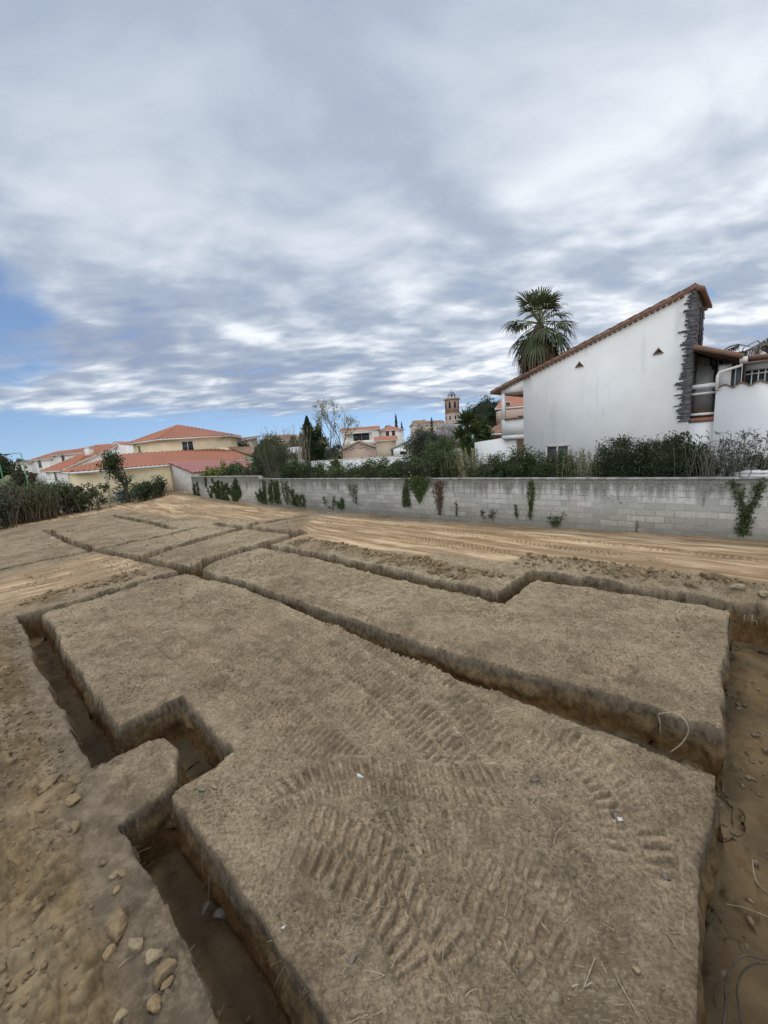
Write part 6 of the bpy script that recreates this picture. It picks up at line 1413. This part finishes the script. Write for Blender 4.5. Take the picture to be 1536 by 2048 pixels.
V, F = ribbons(np.column_stack([P, z - .01 - rs.random(n) * .06]), D, L, rs.uniform(.0010, .0024, n), np.column_stack([rs.normal(size=(n, 2)) * .25, -rs.uniform(.3, 1.0, n)]), rs, 4)
L_rootlet = leafmat('rootlets', [(0.13, 0.095, 0.06), (0.24, 0.18, 0.12), (0.42, 0.34, 0.23)], .05, .9)
tag(link('hanging_rootlets', mesh_data('hanging_rootlets', V, F, L_rootlet)), 'fine roots and grass hanging from the trench rims', 'rootlets', kind='stuff')

def gpt(x, y, dz=0.0, zz=None):
    p = gnd(x, y, zz if zz is not None else 0.0); z = ground_zv([p[0]], [p[1]])[0][0] if zz is None else zz
    return np.array([p[0], p[1], z + dz])
def rootlet(name, label, pts, r, mat, cat='root', r1=None):
    P = np.array(pts); o = P[0].copy(); Q = P - o
    for _ in range(2): Q = np.array([Q[0]] + [q for i in range(len(Q) - 1) for q in (.75 * Q[i] + .25 * Q[i + 1], .25 * Q[i] + .75 * Q[i + 1])] + [Q[-1]])
    mb = MB(); mb.tube(Q, np.linspace(r, r1 or r * .5, len(Q)), 6); ob = mb.obj(name, mat, None, True); ob.location = o; return tag(ob, label, cat)
rp = lambda x, y, s, z: np.array([*(s * A2 + 0), 0])
def on_face(x, y, t):                                     # point seen at x, y on the vertical plane t (across) of the grid
    r = ray(x, y); k = t / (r[0] * N2[0] + r[1] * N2[1]); return np.array([0, 0, CAM_H]) + r * k
rootlet('root', 'long pale root looping out of the corner of the middle block', [on_face(1318, 1428, 4.84), on_face(1348, 1424, 4.80), on_face(1372, 1440, 4.74), on_face(1379, 1462, 4.72), on_face(1366, 1486, 4.70), on_face(1340, 1505, 4.66)], .011, M_root)
rootlet('root', 'short pale root hanging below the looping one', [on_face(1316, 1430, 4.83), on_face(1321, 1446, 4.81), on_face(1320, 1468, 4.80)], .006, M_root)
rootlet('root', 'root dangling from the rim of the near block into the right trench', [gpt(1396, 1560), gnd(1412, 1574, -.05), gnd(1440, 1600, -.25), gnd(1458, 1632, -.45)], .007, M_root)
fl = -.70
rootlet('root', 'pale broken root end at the right edge in the upper right trench', [gnd(1494, 1458, fl + .05), gnd(1515, 1462, fl + .12), gnd(1560, 1480, fl + .2)], .007, M_root)
rootlet('root', 'pale root curving up at the right edge in the middle of the right trench', [gnd(1505, 1720, fl + .1), gnd(1508, 1755, fl + .06), gnd(1525, 1780, fl + .1), gnd(1570, 1800, fl + .2)], .007, M_root)
rootlet('root', 'thin pale root lying across the floor of the right trench', [gnd(1452, 1808, fl + .03), gnd(1490, 1815, fl + .06), gnd(1540, 1835, fl + .1)], .005, M_root)
rootlet('root', 'thick dark root arching from the right trench floor, outer of two', [gnd(1430, 2120, fl), gnd(1452, 2030, fl + .05), gnd(1450, 1960, fl + .2), gnd(1480, 1905, fl + .3), gnd(1530, 1920, fl + .25)], .008, M_darkroot, r1=.006)
rootlet('root', 'thick dark root arching from the right trench floor, inner of two', [gnd(1490, 2120, fl), gnd(1480, 2020, fl + .05), gnd(1470, 1975, fl + .15), gnd(1495, 1925, fl + .25), gnd(1560, 1930, fl + .2)], .007, M_darkroot, r1=.005)
rootlet('root', 'thin forked dark root low in the right trench', [gnd(1430, 2010, fl + .02), gnd(1432, 1970, fl + .04), gnd(1460, 1950, fl + .1)], .006, M_darkroot)
tw = [((508, 1612), (530, 1622), (552, 1618), 'curled pale twig on the near block above the left rim'), ((480, 1634), (505, 1636), (518, 1628), 'short pale twig left of the curled one'), ((674, 1522), (712, 1541), (760, 1562), 'thin brown twig beside the white shard'), ((744, 1572), (770, 1574), (792, 1560), 'brown twig lying below the white shard'), ((1058, 1668), (1080, 1684), (1100, 1702), 'straight straw pale stick in the middle of the near block'), ((1108, 1688), (1112, 1668), (1128, 1656), 'hooked pale twig right of the straight stick'), ((1082, 1696), (1094, 1710), (1104, 1722), 'second straight stick end below the first'), ((1168, 1976), (1186, 1930), (1190, 1920), 'crossed dry stalk near the bottom of the near block'), ((1172, 1972), (1182, 1968), (1192, 1974), 'cross piece of the dry stalk at the bottom of the near block'), ((768, 1572), (764, 1566), (790, 1552), 'bent stalk under the white shard'), ((395, 1705), (420, 1690), (424, 1668), 'pale rootlet bristling from the near left rim'), ((388, 1672), (400, 1665), (412, 1648), 'second pale rootlet at the corner of the near block'), ((1230, 1950), (1250, 1990), (1278, 2036), 'long grey stick near the right rim at the bottom'), ((240, 1940), (252, 1928), (266, 1916), 'stalk of straw beside the upright angular stone'), ((88, 1764), (104, 1750), (124, 1738), 'dark thin twig on the left spoil strip'), ((1332, 1870), (1346, 1890), (1360, 1912), 'splinter of wood on the rim facing the right trench')]
for p0, p1, p2, lab in tw: rootlet('twig', lab, [gpt(*p0, .006), gpt(*p1, .022), gpt(*p2, .010)], .0042, M_root if 'brown' not in lab and 'dark' not in lab else M_bark, 'twig')
# a thin stake on the bank
p = gpt(1021, 1172); st_ = thing('stake', 'thin rusty stake standing in the sandy bank behind the jog in the trench', 'stake', p); mb = MB(); mb.tube([(0, 0, -.1), (.01, 0, .2), (0, 0, .42)], [.007, .006, .005], 6); mb.obj('rod', M_wood, st_); mb = MB(); mb.box(-.012, .012, -.012, .012, .42, .435); mb.obj('cap', M_wood, st_)
# litter
def shard(name, label, x, y, wpx, mat, rz, cat, asp=.4):
    p = gpt(x, y, .008); r = wpx / F_PX * np.linalg.norm(p - [0, 0, CAM_H]) * .5; rs_ = np.random.default_rng(int(x + y))
    n_ = 7; a = np.sort(rs_.uniform(0, 6.28, n_)); P = np.array([(math.cos(q) * r * rs_.uniform(.7, 1), math.sin(q) * r * asp * rs_.uniform(.7, 1), 0) for q in a]); mb = MB(); V = np.concatenate([P + [0, 0, r * .06], P * .9 - [0, 0, r * .08], [[0, 0, r * .22]]]); F = [(i, (i + 1) % n_, 2 * n_) for i in range(n_)] + [(i, n_ + i, n_ + (i + 1) % n_, (i + 1) % n_) for i in range(n_)] + [tuple(range(n_, 2 * n_))[::-1]]
    mb.add(V, F); o = mb.obj(name, mat, None, False, p, rz); o.rotation_euler[0] = .15; return tag(o, label, cat)
shard('plastic_shard', 'white plastic shard lying in the tracks on the near block', 720, 1553, 20, M_bright, -.5, 'litter'); shard('plastic_shard', 'tiny white scrap on the left rim of the near block', 568, 1852, 11, M_bright, .2, 'litter', .5)
shard('plastic_shard', 'white scrap on the far left soil panel near the back trench', 105, 1076, 8, M_bright, .2, 'litter', .6); shard('plastic_shard', 'white scrap at the foot of the block wall', 655, 1019, 7, M_bright, .2, 'litter', .6)
shard('bark_piece', 'dark flat bark piece on the near block left of the crushed can', 1068, 1563, 28, M_bark, -.1, 'bark')
p = gpt(1237, 1636, .012); cn = thing('crushed_can', 'small crushed rusty tin with open end lying on the near block', 'can', p, -.15); cn.scale = (0.9, 0.9, 0.9)
M_tin = simple('rusty_tin', (0.20, 0.165, 0.14), (0.10, 0.07, 0.05), 30, .8, 80, .002, .1)
mb = MB(); prof = [(-.035, 0), (-.032, .022), (-.02, .034), (.02, .030), (.034, .02), (.036, 0)]; n6 = 6
ring = lambda y, k: np.array([(x * k, y, z * k) for x, z in prof]); mb.add(np.concatenate([ring(-.055, 1.0), ring(0, .9), ring(.06, 1.05)]), [(i + 6 * j, i + 1 + 6 * j, i + 7 + 6 * j, i + 6 + 6 * j) for j in range(2) for i in range(5)] + [(0, 5, 11, 6), (6, 11, 17, 12), (12, 13, 14, 15, 16, 17)]); mb.obj('can_body', M_tin, cn)
mb = MB(); mb.box(-.022, .022, -.045, -.01, .0345, .038); mb.obj('shiny_flap', simple('bare_tin', (0.55, 0.53, 0.5), rough=.6, metal=.2), cn)
mb = MB(); mb.tube([(-.036, -.05, .01), (-.05, .02, .03), (-.045, .07, .05)], .003, 5); mb.obj('wire', M_wood, cn)
# bright plastic sheet at the right end of the wall
p = wall_pt(wall_q(1512, 950)[0], .3, 1.30); bx = thing('white_chest', 'white plastic chest just showing above the wall at the right edge', 'chest', p, WANG); mb = MB(); mb.box(-.45, .8, -.05, .5, -1.0, .40); mb.obj('chest_body', M_white, bx); mb = MB(); mb.prism([(-.48, -.08, .402), (.84, -.08, .402), (.84, -.08, .47), (-.2, -.08, .47)], (0, .62, 0)); mb.obj('lid', M_white, bx)

# pale strokes scraped into the earth wall at the end of the right trench
def hit(x, y):
    d = Vector(ray(x, y)).normalized(); ok, p, nn, i = GROUND.ray_cast(Vector((0, 0, CAM_H)), d); return np.array(p) - np.array(d) * .004
M_scrape = simple('scraped_clay', (0.30, 0.255, 0.19), (0.22, 0.18, 0.13), 20, 1.0)
for lab, pts in (('single upright pale stroke scraped in the earth wall of the right trench', [[(1489, 1229), (1488, 1240), (1486, 1252)]]), ('pale upright stroke with a small arch scraped beside the single one', [[(1505, 1229), (1504, 1240), (1502, 1253)], [(1504, 1243), (1510, 1241), (1514, 1244), (1514, 1253)]])):
    mb = MB()
    for P in pts: mb.tube([hit(*p) for p in P], .010, 6)
    tag(mb.obj('scrape_mark', M_scrape, None, True), lab, 'scrape mark')
